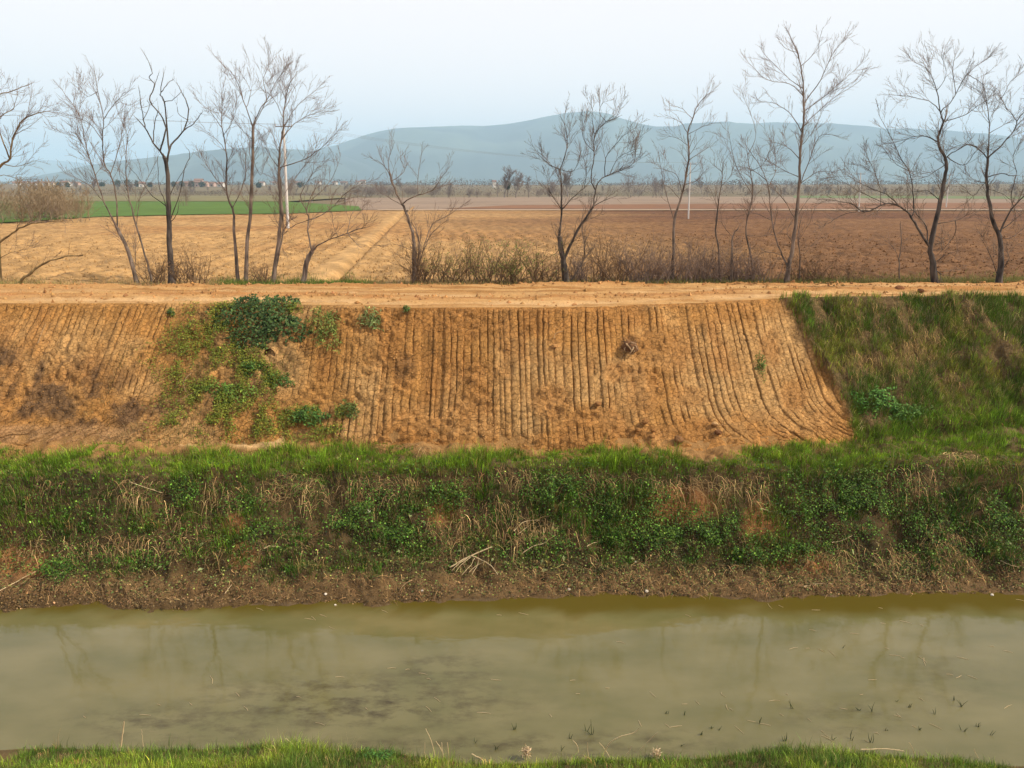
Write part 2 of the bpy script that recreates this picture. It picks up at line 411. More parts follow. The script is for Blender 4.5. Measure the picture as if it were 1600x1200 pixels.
def slope_surface(u, v):
    x, y, z, px, py = slope_pos(u, v)
    ft = u / TOOTH
    it = np.floor(ft); f = ft - it
    rnd = lambda s, a=it: _hash(a, 0 * a + s, 77)
    ip = np.floor((it + 3 * np.floor(rnd(9, np.floor(it / 29)) * 2)) / 7.0)
    fp = (it + f) / 7.0 - np.floor((it + f) / 7.0)
    loose = np.clip(np.maximum(blobs(px, py, LOOSE), blobs(px, py, VEGY)) * (0.6 + 0.8 * fbm(x * 2.2, y * 2.2, 52)), 0, 1)
    loose = np.maximum(loose, sst(0.955, 1.0, v) * 0.8)
    loose = np.maximum(loose, sst(0.54, 0.70, fbm(x * 1.1 + 3, v * 3.0, 62, 4)) * 0.8)
    grass = sst(-4, 10, px - bare_right(py) + 34 * (fbm(x * 2.2, v * 6, 69, 4) - 0.5))
    edge = np.minimum(f, 1 - f) * TOOTH
    wid = 0.006 + 0.018 * rnd(1) ** 2
    dep = (0.011 + 0.028 * rnd(2) ** 2) * (0.35 + 0.65 * (rnd(8) > 0.18)) * (0.25 + 1.7 * sst(0.25, 0.75, fbm(it * 3.7, v * 9, 53, 3)))
    bold = (rnd(3) > 0.86) * 0.040 * sst(0.35, 0.6, fbm(it * 9.1, v * 4, 54, 2))
    groove = -(dep + bold) * (1 - sst(0.2, 1.0, edge / (wid + bold * 0.35)))
    crown = 0.030 * (1 - (2 * f - 1) ** 2) * (0.3 + 0.7 * rnd(4)) + (rnd(5) - 0.5) * 0.050 * sst(0, 0.14, np.minimum(f, 1 - f))
    pas = (_hash(ip, 0 * ip + 6, 78) - 0.5) * 0.08 + (fp - 0.5) * 0.05 * (_hash(ip, 0 * ip + 7, 78) - 0.3)
    d = (groove + crown + pas) * (1 - loose) * (1 - grass)
    d = d + loose * (1 - grass) * ((fbm(x * 8, v * 26, 55, 4) - 0.5) * 0.20 + 0.02)
    d = d + (1 - grass) * ((fbm(x * 0.8, v * 2, 56, 3) - 0.5) * 0.13 + (fbm(x * 9, v * 30, 57, 3) - 0.5) * 0.040)
    tile = blobs(px, py, [(1130, 570, 130, 100), (1220, 580, 60, 110), (980, 630, 70, 60), (1080, 680, 200, 30), (760, 660, 180, 40, 0.7), (590, 640, 50, 60, 0.7), (1270, 660, 60, 30)]) * (1 - loose) * (1 - grass)
    cv = v * 3.72 / 0.19 + 7 * rnd(11) + 1.3 * fbm(it * 2.3, v * 6, 68, 2)
    cf = cv - np.floor(cv)
    d = d - tile * 0.022 * (1 - sst(0.06, 0.22, np.minimum(cf, 1 - cf))) * (_hash(np.floor(cv), it, 80) > 0.35)
    d = d + (1 - grass) * (fbm(it + 0.5, v * 26, 63, 2) - 0.5) * 0.016
    g = 0.10 + (fbm(x * 1.3, v * 3, 33, 4) - 0.45) * 0.55 + (fbm(x * 4, v * 9, 36, 3) - 0.5) * 0.20
    d = d + grass * g
    d = d + 0.06 * blobs(px, py, VEGY)
    d = d * sst(0, 0.05, v) * (1 - 0.9 * sst(0.965, 1.0, v))
    nx = 0.70710678
    return x, y - d * nx, z + d * nx, px, py, loose, grass, it, f
teeth = np.arange(math.floor(-13.2 / TOOTH), math.ceil(12.2 / TOOTH))
fr = np.array([0.0, 0.06, 0.13, 0.25, 0.5, 0.75, 0.87, 0.94])
ucols = ((teeth[:, None] + fr[None, :]) * TOOTH).ravel()
side = np.linspace(0, 1, 24)[1:] ** 2 * 46
ucols = np.concatenate([(ucols[0] - side)[::-1], ucols, ucols[-1] + side])
U, V_ = np.meshgrid(ucols, np.linspace(0, 1, 140))
sx, sy, sz, spx, spy, sl, sg, sit, sf = slope_surface(U, V_)
scol = lerp3(OCHRE, PALE, sst(0.45, 0.75, fbm(sx * 0.9, sy * 1.2, 58)) * 0.7)
scol = lerp3(scol, PALE, blobs(spx, spy, [(1225, 540, 60, 70), (1130, 560, 100, 60, 0.8), (970, 620, 60, 60, 0.6), (1250, 640, 70, 50, 0.6), (590, 640, 40, 60, 0.6), (430, 580, 60, 50, 0.9), (750, 650, 160, 40, 0.5), (150, 680, 150, 16, 0.5)]) * 0.75)
scol = lerp3(scol, (0.34, 0.155, 0.045), np.clip(sst(0.5, 0.8, fbm(sx * 1.7 + 9, sy * 1.4, 59)) + 0.9 * sl * (1 - blobs(spx, spy, VEGY)) * sst(560, 600, spx) + 0.5 * blobs(spx, spy, [(780, 500, 300, 30), (600, 500, 120, 30)]), 0, 1) * 0.6)
scol = lerp3(scol, (0.13, 0.075, 0.038), blobs(spx, spy, [(60, 610, 180, 62), (210, 640, 60, 40), (150, 640, 80, 36), (10, 590, 60, 60), (632, 580, 20, 34, 0.5), (985, 540, 18, 18, 0.8)]) * sst(0.3, 0.6, fbm(sx * 2.4, sy * 3, 60)) * 0.9)
scol = lerp3(scol, (0.34, 0.20, 0.10), blobs(spx, spy, [(70, 680, 170, 18)]) * 0.6)
scol = lerp3(scol, lerp3((0.10, 0.07, 0.03), (0.19, 0.12, 0.05), fbm(sx * 3, sy * 3, 61)), np.clip(sg + 0.55 * blobs(spx, spy, VEGY) * sst(0.35, 0.6, fbm(sx * 3, sy * 3, 64)), 0, 1))
scol = scol * ((0.94 + 0.12 * _hash(sit, 0 * sit + 21, 79)) * (0.80 + 0.40 * fbm(sx * 6, V_ * 20, 66, 3)))[..., None]
slope_o = structure(mesh_np('earth_slope', np.stack([sx, sy, sz], -1), grid_faces(*sx.shape), M_slope, scol))

# dirt road on the crest
def road_col(x, y, px, py):
    t = fbm(x * 0.25, y * 5.5, 71, 4)
    c = lerp3((0.30, 0.150, 0.048), (0.45, 0.265, 0.105), sst(0.3, 0.7, t))
    rut = np.maximum(np.exp(-((y - ytop0(x) - 0.75) / 0.22) ** 2), 0.8 * np.exp(-((y - ytop0(x) - 2.35) / 0.2) ** 2))
    c = lerp3(c, (0.53, 0.34, 0.165), rut * 0.8)
    c = lerp3(c, (0.36, 0.175, 0.06), np.exp(-((y - ytop0(x) - 1.55) / 0.35) ** 2) * sst(0.35, 0.6, fbm(x * 0.6, y * 2, 72)) * 0.9)
    return lerp3(c, (0.40, 0.20, 0.07), np.exp(-((y - yroad0(x)) / 0.25) ** 2) * 0.7)
def road_detail(x, y):
    a = y - ytop0(x)
    rut = -0.05 * (np.exp(-((a - 0.75) / 0.2) ** 2) + np.exp(-((a - 2.35) / 0.2) ** 2)) + 0.03 * np.exp(-((a - 1.55) / 0.4) ** 2)
    edge = sst(0.05, 0.3, a)
    return edge * (rut + (fbm(x * 0.8, y * 5, 73, 4) - 0.5) * 0.14 + (fbm(x * 5, y * 8, 74, 3) - 0.5) * 0.09 * sst(0.3, 0.7, fbm(x * 0.5, y * 2, 76))) + 0.10 * np.exp(-((y - yroad0(x)) / 0.28) ** 2) * fbm(x * 1.5, y * 2, 75)
sheet_y('dirt_road', 10, 11, 70, xcols(0.045, 15.0, 120), M_road, road_col, extra0=0.03, extra1=0.3, detail=road_detail)

# ploughed field, a fan of columns so that clods stay real where they can be seen
th = np.concatenate([-np.linspace(0.74, 3.0, 14)[::-1], np.linspace(-0.70, 0.70, 640), np.linspace(0.74, 3.0, 14)])
dist = np.concatenate([np.array([21.55]), np.exp(np.linspace(math.log(21.7), math.log(72), 230)), np.exp(np.linspace(math.log(73), math.log(125), 40))])
T, D = np.meshgrid(th, dist)
FX = T * D; FY = D.copy()
FY[0] = yroad0(FX[0]) - 0.2; FY[1] = np.maximum(yroad0(FX[1]), 21.4)
def on_track(x, y):
    """distance from the straight wheel track that runs off through the left of the field"""
    a = at_z(523, 434, ZR); b = at_z(620, 343, ZR)
    dxy = (b - a)[:2] / np.linalg.norm((b - a)[:2])
    return (x - a[0]) * dxy[1] - (y - a[1]) * dxy[0]
def hfield(x, y):
    amp = 0.095 * sst(22.0, 23.5, y) * (1 - 0.7 * sst(45, 110, y))
    s = on_track(x, y)
    calm = np.exp(-((s + 0.55) / 0.5) ** 2) * sst(22.5, 25, y)
    return ZR - 0.02 + amp * (1 - 0.75 * calm) * ((fbm(x * 3.2, y * 2.2, 81, 4) - 0.5) * 2.0 + (fbm(x * 0.6, y * 3.0, 82, 3) - 0.5) * 0.8) - 0.24 * np.exp(-(s / 0.20) ** 2) * sst(22.5, 24, y) + 0.13 * np.exp(-((s - 0.45) / 0.22) ** 2) * sst(22.5, 24, y) + 0.05 * np.sin(s * 7.5 + 2.5 * fbm(x * 0.3, y * 0.1, 88, 2)) * sst(22.5, 24.5, y) * (1 - calm) * (1 - sst(30, 80, y)) * (0.3 + fbm(x * 0.2, y * 0.2, 89, 2))
FZ = hfield(FX, FY); FZ[0] -= 0.05
fpx, fpy = proj(FX, FY, FZ)
def field_col(x, y, px, py):
    n1 = fbm(x * 0.06 + 5, y * 0.06, 83, 4)
    t = sst(640, 1250, px + (n1 - 0.5) * 420 + 2.0 * np.clip(400 - py, 0, 80))
    c = lerp3((0.370, 0.222, 0.090), (0.165, 0.083, 0.036), t)
    c = lerp3(c, (0.11, 0.048, 0.022), sst(0.47, 0.62, fbm(x * 0.03, y * 0.13 + 4, 84, 4)) * sst(820, 1050, px) * 0.8)
    c = lerp3(c, (0.29, 0.15, 0.055), sst(0.45, 0.75, fbm(x * 0.09, y * 0.16, 85, 4)) * (1 - t) * 0.8)
    s = on_track(x, y)
    c = lerp3(c, (0.47, 0.29, 0.12), np.exp(-((s + 0.55) / 0.5) ** 2) * 0.65)
    c = lerp3(c, (0.16, 0.12, 0.04), sst(24.0, 22.2, y) * sst(0.35, 0.6, fbm(x * 1.2, y * 2, 86)) * 0.55 * sst(560, 700, px))
    return c * (0.55 + 0.9 * fbm(x * 3.1, y * 1.4, 87, 3))[..., None]
structure(mesh_np('ploughed_field', np.stack([FX, FY, FZ], -1), grid_faces(*FX.shape), M_field, field_col(FX, FY, fpx, fpy)))

# the plain beyond, in strips
def strip(name, pts, z, c):
    P = np.array([at_z(a, b, z) for a, b in pts])
    me = bpy.data.meshes.new(name); me.from_pydata([tuple(p) for p in P], [], [list(range(len(P)))]); me.update()
    if me.polygons[0].normal.z < 0: me.flip_normals()
    m = soil_mat(name + '_ground', scale=0.05, amount=0.28, bump=0.0, dist=0.1, fine=0.5, flat=c)
    me.materials.append(m)
    o = bpy.data.objects.new(name, me); C.objects.link(o)
    return structure(o)
def rise(d):
    """the plain lifts gently towards the villages under the hills"""
    return ZR + 0.014 * (np.clip(d, 300, 1000) - 300) ** 2 / (np.clip(d, 300, 1000) - 300 + 90)
RP = np.concatenate([[70], np.geomspace(90, 13000, 60)]); AP = np.linspace(-1.35, 1.35, 60)
AA, RR = np.meshgrid(AP, RP)
structure(mesh_np('plain', np.stack([np.sin(AA) * RR, np.cos(AA) * RR, rise(RR) - 0.25], -1), grid_faces(*AA.shape), M_far,
                  lerp3((0.13, 0.115, 0.055), (0.17, 0.12, 0.075), fbm(AA * 9, np.log(RR) * 4, 91))))
strip('stubble_field', [(540, 328.0), (700, 327.5), (1900, 329), (1900, 309), (1000, 307), (540, 309)], ZR + 0.03, (0.235, 0.170, 0.120))
strip('brown_field', [(690, 326.0), (1900, 326.0), (1900, 316), (1200, 317.5), (800, 320.5)], ZR + 0.06, (0.19, 0.095, 0.05))
strip('farm_track', [(590, 328.2), (1900, 328.4), (1900, 327.7), (590, 327.5)], ZR + 0.09, (0.45, 0.33, 0.22))
strip('green_field', [(-300, 352), (0, 348), (150, 338.5), (300, 335), (450, 333.5), (565, 328.5), (560, 322), (450, 315), (-300, 314)], ZR + 0.05, (0.075, 0.135, 0.020))
strip('scrub_meadow', [(-300, 313.7), (450, 314.5), (540, 309), (540, 303.5), (-300, 303.5)], ZR + 0.07, (0.17, 0.15, 0.07))
strip('far_meadow', [(1240, 309), (1900, 312), (1900, 301.5), (1240, 302)], ZR + 0.08, (0.13, 0.17, 0.07))

# hills
def hills(name, ridge, dist0, depth, c, seed, rows=46, n=260):
    a = np.array(ridge, float)
    px = np.linspace(a[0, 0], a[-1, 0], n)
    py = np.interp(px, a[:, 0], a[:, 1])
    for _ in range(6): py[1:-1] = 0.25 * py[:-2] + 0.5 * py[1:-1] + 0.25 * py[2:]
    py = py + (fbm(px * 0.03, 0 * px, seed, 4) - 0.5) * 3.0
    dx, dy, dz = ray(px, py)
    v = np.linspace(0, 1, rows)[:, None]
    y = dist0 - depth * 0.5 + depth * v
    H = np.maximum((dist0 * dz / dy) + HC - ZR, 1.0)[None, :]
    prof = np.sin(np.pi * np.clip(v, 0, 1)) ** 1.2
    x = (dx / dy)[None, :] * (dist0 + (y - dist0) * 0.8)
    fold = (fbm(x * 9 / dist0 + 3, v * 5 + x * 2 / dist0, seed + 5, 5) - 0.5)
    z = ZR - 3 + H * prof * (1 + fold * 1.5 * (1 - prof ** 2)) + 0 * y
    col = lerp3(c, np.array(c) * 2.2, sst(0.45, 0.62, fbm(x * 16 / dist0, v * 9, seed + 9, 4)))
    m = soil_mat(name + '_forest', scale=0.004, amount=0.3, bump=0.0, dist=1, fine=0.03)
    return structure(mesh_np(name, np.stack([x, y + 0 * x, z], -1), grid_faces(*z.shape), m, col))
hills('hill_ridge', [(380, 290), (450, 250), (500, 236), (540, 226), (600, 207), (660, 200), (760, 198), (820, 190), (862, 181), (890, 178), (925, 181), (980, 193), (1040, 203), (1070, 201), (1110, 198), (1200, 193), (1290, 194), (1350, 200), (1380, 207), (1410, 205), (1450, 208), (1520, 214), (1600, 222), (1750, 228), (1900, 250), (2050, 285)], 5600, 4200, (0.036, 0.048, 0.036), 101)
hills('foothill', [(-60, 290), (40, 279), (90, 268), (140, 258), (200, 249), (270, 242), (330, 235), (400, 231), (470, 233), (530, 240), (600, 262), (680, 288)], 4300, 2000, (0.036, 0.048, 0.038), 111)
hills('far_hills', [(-500, 280), (-300, 262), (-100, 262), (0, 258), (60, 250), (110, 252), (180, 258), (280, 264), (420, 275), (560, 290)], 9000, 3000, (0.06, 0.07, 0.05), 121)

# water
wm, n, l, b = new_mat('murky_water')
tc = N(n, 'ShaderNodeTexCoord')
mp = N(n, 'ShaderNodeMapping'); mp.inputs['Scale'].default_value = (0.45, 0.9, 1); l.new(tc.outputs['Object'], mp.inputs[0])
n1 = N(n, 'ShaderNodeTexNoise'); n1.inputs['Scale'].default_value = 1.3; n1.inputs['Detail'].default_value = 4; n1.inputs['Roughness'].default_value = 0.55; l.new(mp.outputs[0], n1.inputs['Vector'])
cr = N(n, 'ShaderNodeValToRGB')
cr.color_ramp.elements[0].position = 0.34; cr.color_ramp.elements[0].color = (0.104, 0.098, 0.036, 1)
cr.color_ramp.elements[1].position = 0.66; cr.color_ramp.elements[1].color = (0.152, 0.134, 0.058, 1)
l.new(n1.outputs[0], cr.inputs[0])
vc = N(n, 'ShaderNodeVertexColor', layer_name='Col')
n2 = N(n, 'ShaderNodeTexNoise'); n2.inputs['Scale'].default_value = 5.5; n2.inputs['Detail'].default_value = 8; n2.inputs['Roughness'].default_value = 0.68; l.new(mp.outputs[0], n2.inputs['Vector'])
mr = N(n, 'ShaderNodeMapRange'); mr.inputs[1].default_value = 0.44; mr.inputs[2].default_value = 0.66; l.new(n2.outputs[0], mr.inputs[0])
sep = N(n, 'ShaderNodeSeparateColor'); l.new(vc.outputs[0], sep.inputs[0])
mu = N(n, 'ShaderNodeMath', operation='MULTIPLY'); l.new(mr.outputs[0], mu.inputs[0]); l.new(sep.outputs[0], mu.inputs[1])
mx = N(n, 'ShaderNodeMix', data_type='RGBA'); l.new(mu.outputs[0], mx.inputs[0]); l.new(cr.outputs[0], mx.inputs[6]); mx.inputs[7].default_value = (0.045, 0.034, 0.010, 1)
mx2 = N(n, 'ShaderNodeMix', data_type='RGBA'); l.new(sep.outputs[1], mx2.inputs[0]); l.new(mx.outputs[2], mx2.inputs[6]); mx2.inputs[7].default_value = (0.080, 0.057, 0.006, 1)
l.new(mx2.outputs[2], b.inputs['Base Color'])
b.inputs['Roughness'].default_value = 0.045; b.inputs['IOR'].default_value = 1.40
bn = N(n, 'ShaderNodeTexNoise'); bn.inputs['Scale'].default_value = 5.0; bn.inputs['Detail'].default_value = 2; l.new(mp.outputs[0], bn.inputs['Vector'])
bp = N(n, 'ShaderNodeBump'); bp.inputs['Strength'].default_value = 0.03; bp.inputs['Distance'].default_value = 0.05; l.new(bn.outputs[0], bp.inputs['Height']); l.new(bp.outputs[0], b.inputs['Normal'])
wx, wv = np.meshgrid(xcols(0.12, 10), np.linspace(0, 1, 40))
wY, _ = keys(wx)
wy = (wY[3] - 0.25) + (wY[6] - wY[3] + 0.6) * wv
wpx, wpy = proj(wx, wy, 0 * wx)
weed = np.maximum(blobs(wpx, wpy, [(560, 1100, 330, 60), (300, 1130, 260, 40, 0.8), (1480, 1060, 120, 60, 0.35), (1010, 1160, 160, 26, 0.8), (690, 1050, 120, 40, 0.7), (1330, 1120, 160, 40, 0.5), (800, 1165, 500, 24, 0.8)], 0.2), 0.0)
shal_refl = sst(968, 945, wpy + 14 * (fbm(wx * 2, wy * 2, 131) - 0.5) * 2) * 0.9  # ochre shallows, plus the far bank's dark reflection painted into the water colour
wc = np.stack([weed, shal_refl, 0 * weed], -1)
structure(mesh_np('water', np.stack([wx, wy, 0 * wx], -1), grid_faces(*wx.shape), wm, wc))

# ------------------------------------------------------------------ haze: the air between here and the hills
hz = bpy.data.materials.new('haze_air'); hz.use_nodes = True
hn, hl = hz.node_tree.nodes, hz.node_tree.links
hn.clear()
ho = hn.new('ShaderNodeOutputMaterial'); hv = hn.new('ShaderNodeVolumePrincipled')
hv.inputs['Color'].default_value = (0.54, 0.785, 1.0, 1)
hv.inputs['Density'].default_value = 0.00022
hv.inputs['Anisotropy'].default_value = 0.0
hl.new(hv.outputs[0], ho.inputs['Volume'])
bx0, bx1, by0, by1, bz0, bz1 = -14000, 14000, -300, 13500, -2.5, 600
Vh = [(x, y, z) for z in (bz0, bz1) for y in (by0, by1) for x in (bx0, bx1)]
haze = mesh_np('haze', Vh, [(0, 2, 3, 1), (4, 5, 7, 6), (0, 1, 5, 4), (2, 6, 7, 3), (0, 4, 6, 2), (1, 3, 7, 5)], hz, smooth=False)
props(haze, kind='stuff')

#--PLANTS--
# ------------------------------------------------------------------ blades, leaves and litter
def unit(v): return v / (np.linalg.norm(v, axis=-1, keepdims=True) + 1e-9)
def blades(name, P, length, width, lean, col, mat, label, cat, up=None, tip=1.15):
    """P (n,3); lean (n,3): sideways throw of the tip as a share of the length"""
    n = len(P)
    a = rng.uniform(0, 2 * np.pi, n)
    s = np.stack([np.cos(a), np.sin(a), 0 * a], -1) * width[:, None] * 0.5
    upv = np.array([0, 0, 1.0]) if up is None else up
    mid = P + length[:, None] * (0.55 * upv + 0.28 * lean)
    sh = np.sqrt(np.clip(1 - 0.75 * np.sum((lean * 0.75) ** 2, 1), 0.15, 1))[:, None]
    end = P + length[:, None] * (upv * sh + lean)
    root = P - 0.03 * upv
    V = np.stack([root - s, root + s, mid - s * 0.8, mid + s * 0.8, end], 1)
    i = np.arange(n)[:, None] * 5
    Fc = np.stack([i + np.array([[0, 1, 3]]), i + np.array([[0, 3, 2]]), i + np.array([[2, 3, 4]])], 1).reshape(-1, 3)
    cc = np.repeat(col[:, None, :], 5, 1)
    cc[:, 4] *= tip
    o = mesh_np(name, V, Fc, mat, cc)
    return props(o, label, cat, None, 'stuff')
def tufted(name, P, px, py, K, L, width, bias, col, mat, label, cat, spread=0.035, rel=None, throw=0.55, slope_dy=0.0):
    """every point becomes a tuft of K blades fanning out from one root; L and col are per tuft"""
    n = len(P)
    Lt = L * np.exp(rng.normal(0, 0.30, n)); ct = col * np.exp(rng.normal(0, 0.38, (n, 1)))
    bt = np.stack([rng.normal(bias[0], 0.22, n), rng.normal(bias[1], 0.22, n)], -1)
    off = rng.normal(0, spread, (n, K, 2))
    Q = np.repeat(P[:, None, :], K, 1)
    Q[..., :2] += off
    Q[..., 2] += off[..., 1] * slope_dy
    lean = np.concatenate([off / spread * throw * 0.45 + bt[:, None, :] + rng.normal(0, 0.16, (n, K, 2)), np.zeros((n, K, 1))], -1)
    LL = Lt[:, None] * rng.uniform(0.55, 1.25, (n, K)); cc = ct[:, None, :] * np.exp(rng.normal(0, 0.30, (n, K, 1)))
    m = n * K
    return blades(name, Q.reshape(m, 3), LL.reshape(m), rng.uniform(width[0], width[1], m), lean.reshape(m, 3), cc.reshape(m, 3), mat, label, cat)
def leaves_geo(P, size, nrm, col, aspect=0.55):
    """folded leaves: 6 vertices, 4 triangles each"""
    n = len(P)
    a = unit(np.cross(nrm, rng.normal(size=(n, 3))))
    b = np.cross(nrm, a)
    L = size[:, None]
    tipv = P + a * L - nrm * L * 0.12
    m1 = P + a * L * 0.45 + nrm * L * 0.02
    l1 = m1 + b * L * aspect * 0.5 + nrm * L * 0.10
    r1 = m1 - b * L * aspect * 0.5 + nrm * L * 0.10
    V = np.stack([P, l1, m1, r1, tipv], 1)
    i = np.arange(n)[:, None] * 5
    Fc = np.stack([i + np.array([[0, 2, 1]]), i + np.array([[0, 3, 2]]), i + np.array([[1, 2, 4]]), i + np.array([[2, 3, 4]])], 1).reshape(-1, 3)
    cc = np.repeat(col[:, None, :], 5, 1)
    return V.reshape(-1, 3), Fc, cc.reshape(-1, 3)
def vary(base, n, amount=0.25, hue=0.12):
    c = np.asarray(base)[None, :] * np.exp(rng.normal(0, amount, (n, 1)))
    c = c * np.exp(rng.normal(0, hue, (n, 3)) * np.array([[1, 0.4, 1]]))
    return c
def scatter(i0, i1, x0, x1, n):
    """random ground points between two of the profile's lines, even by area"""
    x = rng.uniform(x0, x1, n); Y, _ = keys(x)
    y = Y[i0] + (Y[i1] - Y[i0]) * rng.uniform(0, 1, n)
    z = hland(x, y)
    px, py = proj(x, y, z)
    return x, y, z, px, py
def scatter_slope(u0, u1, n):
    u = rng.uniform(u0, u1, n); v = rng.uniform(0.0, 1.0, n)
    x, y, z, px, py, lo, gr, it, f = slope_surface(u, v)
    return x, y, z, px, py, v
DRY = [(470, 765, 85, 30), (565, 768, 42, 34), (625, 762, 50, 20), (345, 775, 40, 30), (800, 745, 40, 22), (730, 752, 40, 22), (925, 752, 60, 22), (985, 748, 40, 16), (1100, 758, 90, 18), (1185, 765, 30, 28), (1425, 752, 62, 30), (1530, 722, 60, 12), (1475, 850, 36, 40), (1500, 715, 40, 14), (215, 768, 40, 26), (95, 858, 100, 22), (230, 850, 120, 18), (700, 830, 60, 26), (830, 830, 60, 30), (760, 800, 60, 24), (1350, 880, 110, 26), (980, 905, 380, 26, 0.7), (1500, 890, 100, 24), (300, 925, 300, 18, 0.7), (60, 915, 60, 24), (740, 880, 36, 24), (340, 865, 90, 30, 0.6), (1300, 915, 220, 16, 0.9), (560, 915, 200, 20, 0.6), (650, 700, 30, 6)]
GREEN = [(120, 800, 150, 60), (20, 800, 70, 60), (330, 800, 60, 50), (60, 735, 90, 30), (250, 745, 120, 34), (450, 725, 130, 26), (740, 720, 200, 22), (1000, 725, 240, 26), (1280, 735, 160, 40), (880, 790, 70, 50), (680, 780, 60, 36), (1010, 790, 90, 70), (480, 890, 46, 16), (430, 912, 26, 12), (575, 890, 26, 18), (1520, 790, 90, 60), (1570, 840, 50, 50), (1130, 845, 80, 30), (1480, 890, 36, 20), (1380, 770, 90, 30), (1570, 880, 40, 20), (600, 760, 60, 26, 0.6), (90, 880, 40, 20, 0.6), (180, 885, 50, 18, 0.7)]
CLOVER = [(600, 810, 78, 50), (545, 830, 40, 30), (645, 840, 50, 30), (870, 775, 70, 36), (985, 800, 90, 50), (1110, 840, 90, 34), (1330, 800, 140, 72), (1420, 830, 70, 36), (280, 775, 50, 34), (700, 785, 46, 24), (1010, 850, 90, 26), (1570, 820, 46, 46), (1200, 870, 70, 26), (400, 840, 60, 30, 0.5), (230, 890, 50, 20, 0.6), (100, 905, 60, 20, 0.7), (380, 795, 40, 24, 0.6), (865, 858, 60, 18, 0.7), (1260, 870, 60, 18, 0.6)]

# grass of the berm and of the lower bank
x, y, z, px, py = scatter(8, 9, -11.5, 11.5, 22500)
edge = np.interp(px, [0, 250, 450, 700, 900, 1100, 1250, 1400], [712, 708, 702, 706, 712, 716, 706, 676])
d = (0.30 + 0.9 * fbm(x * 1.8, y * 1.8, 201)) * sst(-12, 8, py - edge + 40 * (fbm(x * 1.6, 0 * x, 202) - 0.5))
d = np.maximum(d, 0.5 * sst(0.45, 0.62, fbm(x * 1.6, y * 2.4, 203)) * sst(130, 300, px) * sst(640, 520, px))
d = np.maximum(d, 0.25 * sst(0.5, 0.65, fbm(x * 2.2, y * 2.4, 230)) * sst(260, 40, px))
d *= 1 - 0.85 * blobs(px, py, [(405, 690, 70, 13), (1500, 716, 40, 10), (1440, 745, 50, 16), (330, 700, 30, 8)])
k = rng.uniform(0, 1, len(x)) < d * 0.9
P1 = np.stack([x, y, z], -1)[k]; q1 = px[k], py[k]
x, y, z, px, py = scatter(6, 8, -9.8, 9.8, 30000)
nz = fbm(x * 1.7, y * 2.1, 204, 4)
d = np.maximum(blobs(px, py, GREEN) * 0.9, 0.9 * sst(0.34, 0.52, nz)) * sst(905, 850, py) * (0.4 + 0.8 * fbm(x * 5, y * 5, 205))
d = np.maximum(d, blobs(px, py, GREEN) * 0.8 * sst(925, 905, py))
d = np.maximum(d, 0.85 * sst(764, 742, py + 24 * (fbm(x * 1.4, 0 * x, 231) - 0.5)))
d *= 1 - 0.65 * blobs(px, py, DRY); d = np.maximum(d, 0.18 * sst(900, 850, py))
k = rng.uniform(0, 1, len(x)) < d * 0.85
P2 = np.stack([x, y, z], -1)[k]; q2 = px[k], py[k]
P = np.concatenate([P1, P2]); px = np.concatenate([q1[0], q2[0]]); py = np.concatenate([q1[1], q2[1]])
n = len(P)
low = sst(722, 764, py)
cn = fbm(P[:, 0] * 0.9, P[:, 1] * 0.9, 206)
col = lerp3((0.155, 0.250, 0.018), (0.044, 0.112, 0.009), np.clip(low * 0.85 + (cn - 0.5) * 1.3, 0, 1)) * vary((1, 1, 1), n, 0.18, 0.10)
yel = rng.uniform(0, 1, n) < 0.12 + 0.16 * low
col[yel] = vary((0.22, 0.165, 0.065), yel.sum(), 0.25)
L = 0.040 + 0.16 * sst(0.25, 0.8, fbm(P[:, 0] * 1.6, P[:, 1] * 1.6, 207)) ** 1.2
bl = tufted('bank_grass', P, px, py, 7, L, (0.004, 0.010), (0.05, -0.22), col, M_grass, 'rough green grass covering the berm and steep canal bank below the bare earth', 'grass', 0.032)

# grass of the uncut slope on the right
x, y, z, px, py, v = scatter_slope(4.0, 13.0, 24500)
g = sst(-2, 10, px - bare_right(py) + 20 * (fbm(x * 3, v * 8, 208) - 0.5))
mead = np.clip(sst(610, 690, py + (px - 1500) * 0.12 + 60 * (fbm(x * 0.9, v * 2, 209) - 0.5)), 0, 1)
d = g * (0.12 + 0.85 * sst(0.34, 0.58, fbm(x * 2.4, v * 7.0, 210, 4)) + 0.6 * mead)
d *= 1 - 0.8 * blobs(px, py, [(1350, 572, 44, 26), (1425, 560, 36, 30), (1450, 525, 22, 24), (1555, 555, 40, 18), (1480, 595, 30, 16), (1345, 530, 16, 16), (1280, 500, 12, 16), (1365, 660, 40, 12), (1500, 475, 30, 10), (1390, 480, 14, 8)])
k = rng.uniform(0, 1, len(x)) < d * 0.9
P = np.stack([x, y, z], -1)[k]; px, py, mead, v = px[k], py[k], mead[k], v[k]; n = len(P)
cn = fbm(P[:, 0] * 1.1, v * 3.5, 211)
col = lerp3((0.190, 0.220, 0.030), (0.085, 0.155, 0.015), sst(0.36, 0.60, cn))
col = lerp3(col, (0.150, 0.260, 0.020), mead * 0.9) * vary((1, 1, 1), n, 0.20, 0.12)
yel = rng.uniform(0, 1, n) < 0.22 * (1 - mead) + 0.03
col[yel] = vary((0.23, 0.175, 0.08), yel.sum(), 0.25)
L = 0.05 + 0.15 * fbm(P[:, 0] * 1.5, v * 4, 212)
tufted('slope_grass', P, px, py, 8, L, (0.004, 0.010), (0.0, -0.35), col, M_grass, 'olive and yellowing grass on the uncut slope right of the bare earth', 'grass', 0.035, slope_dy=0.9)

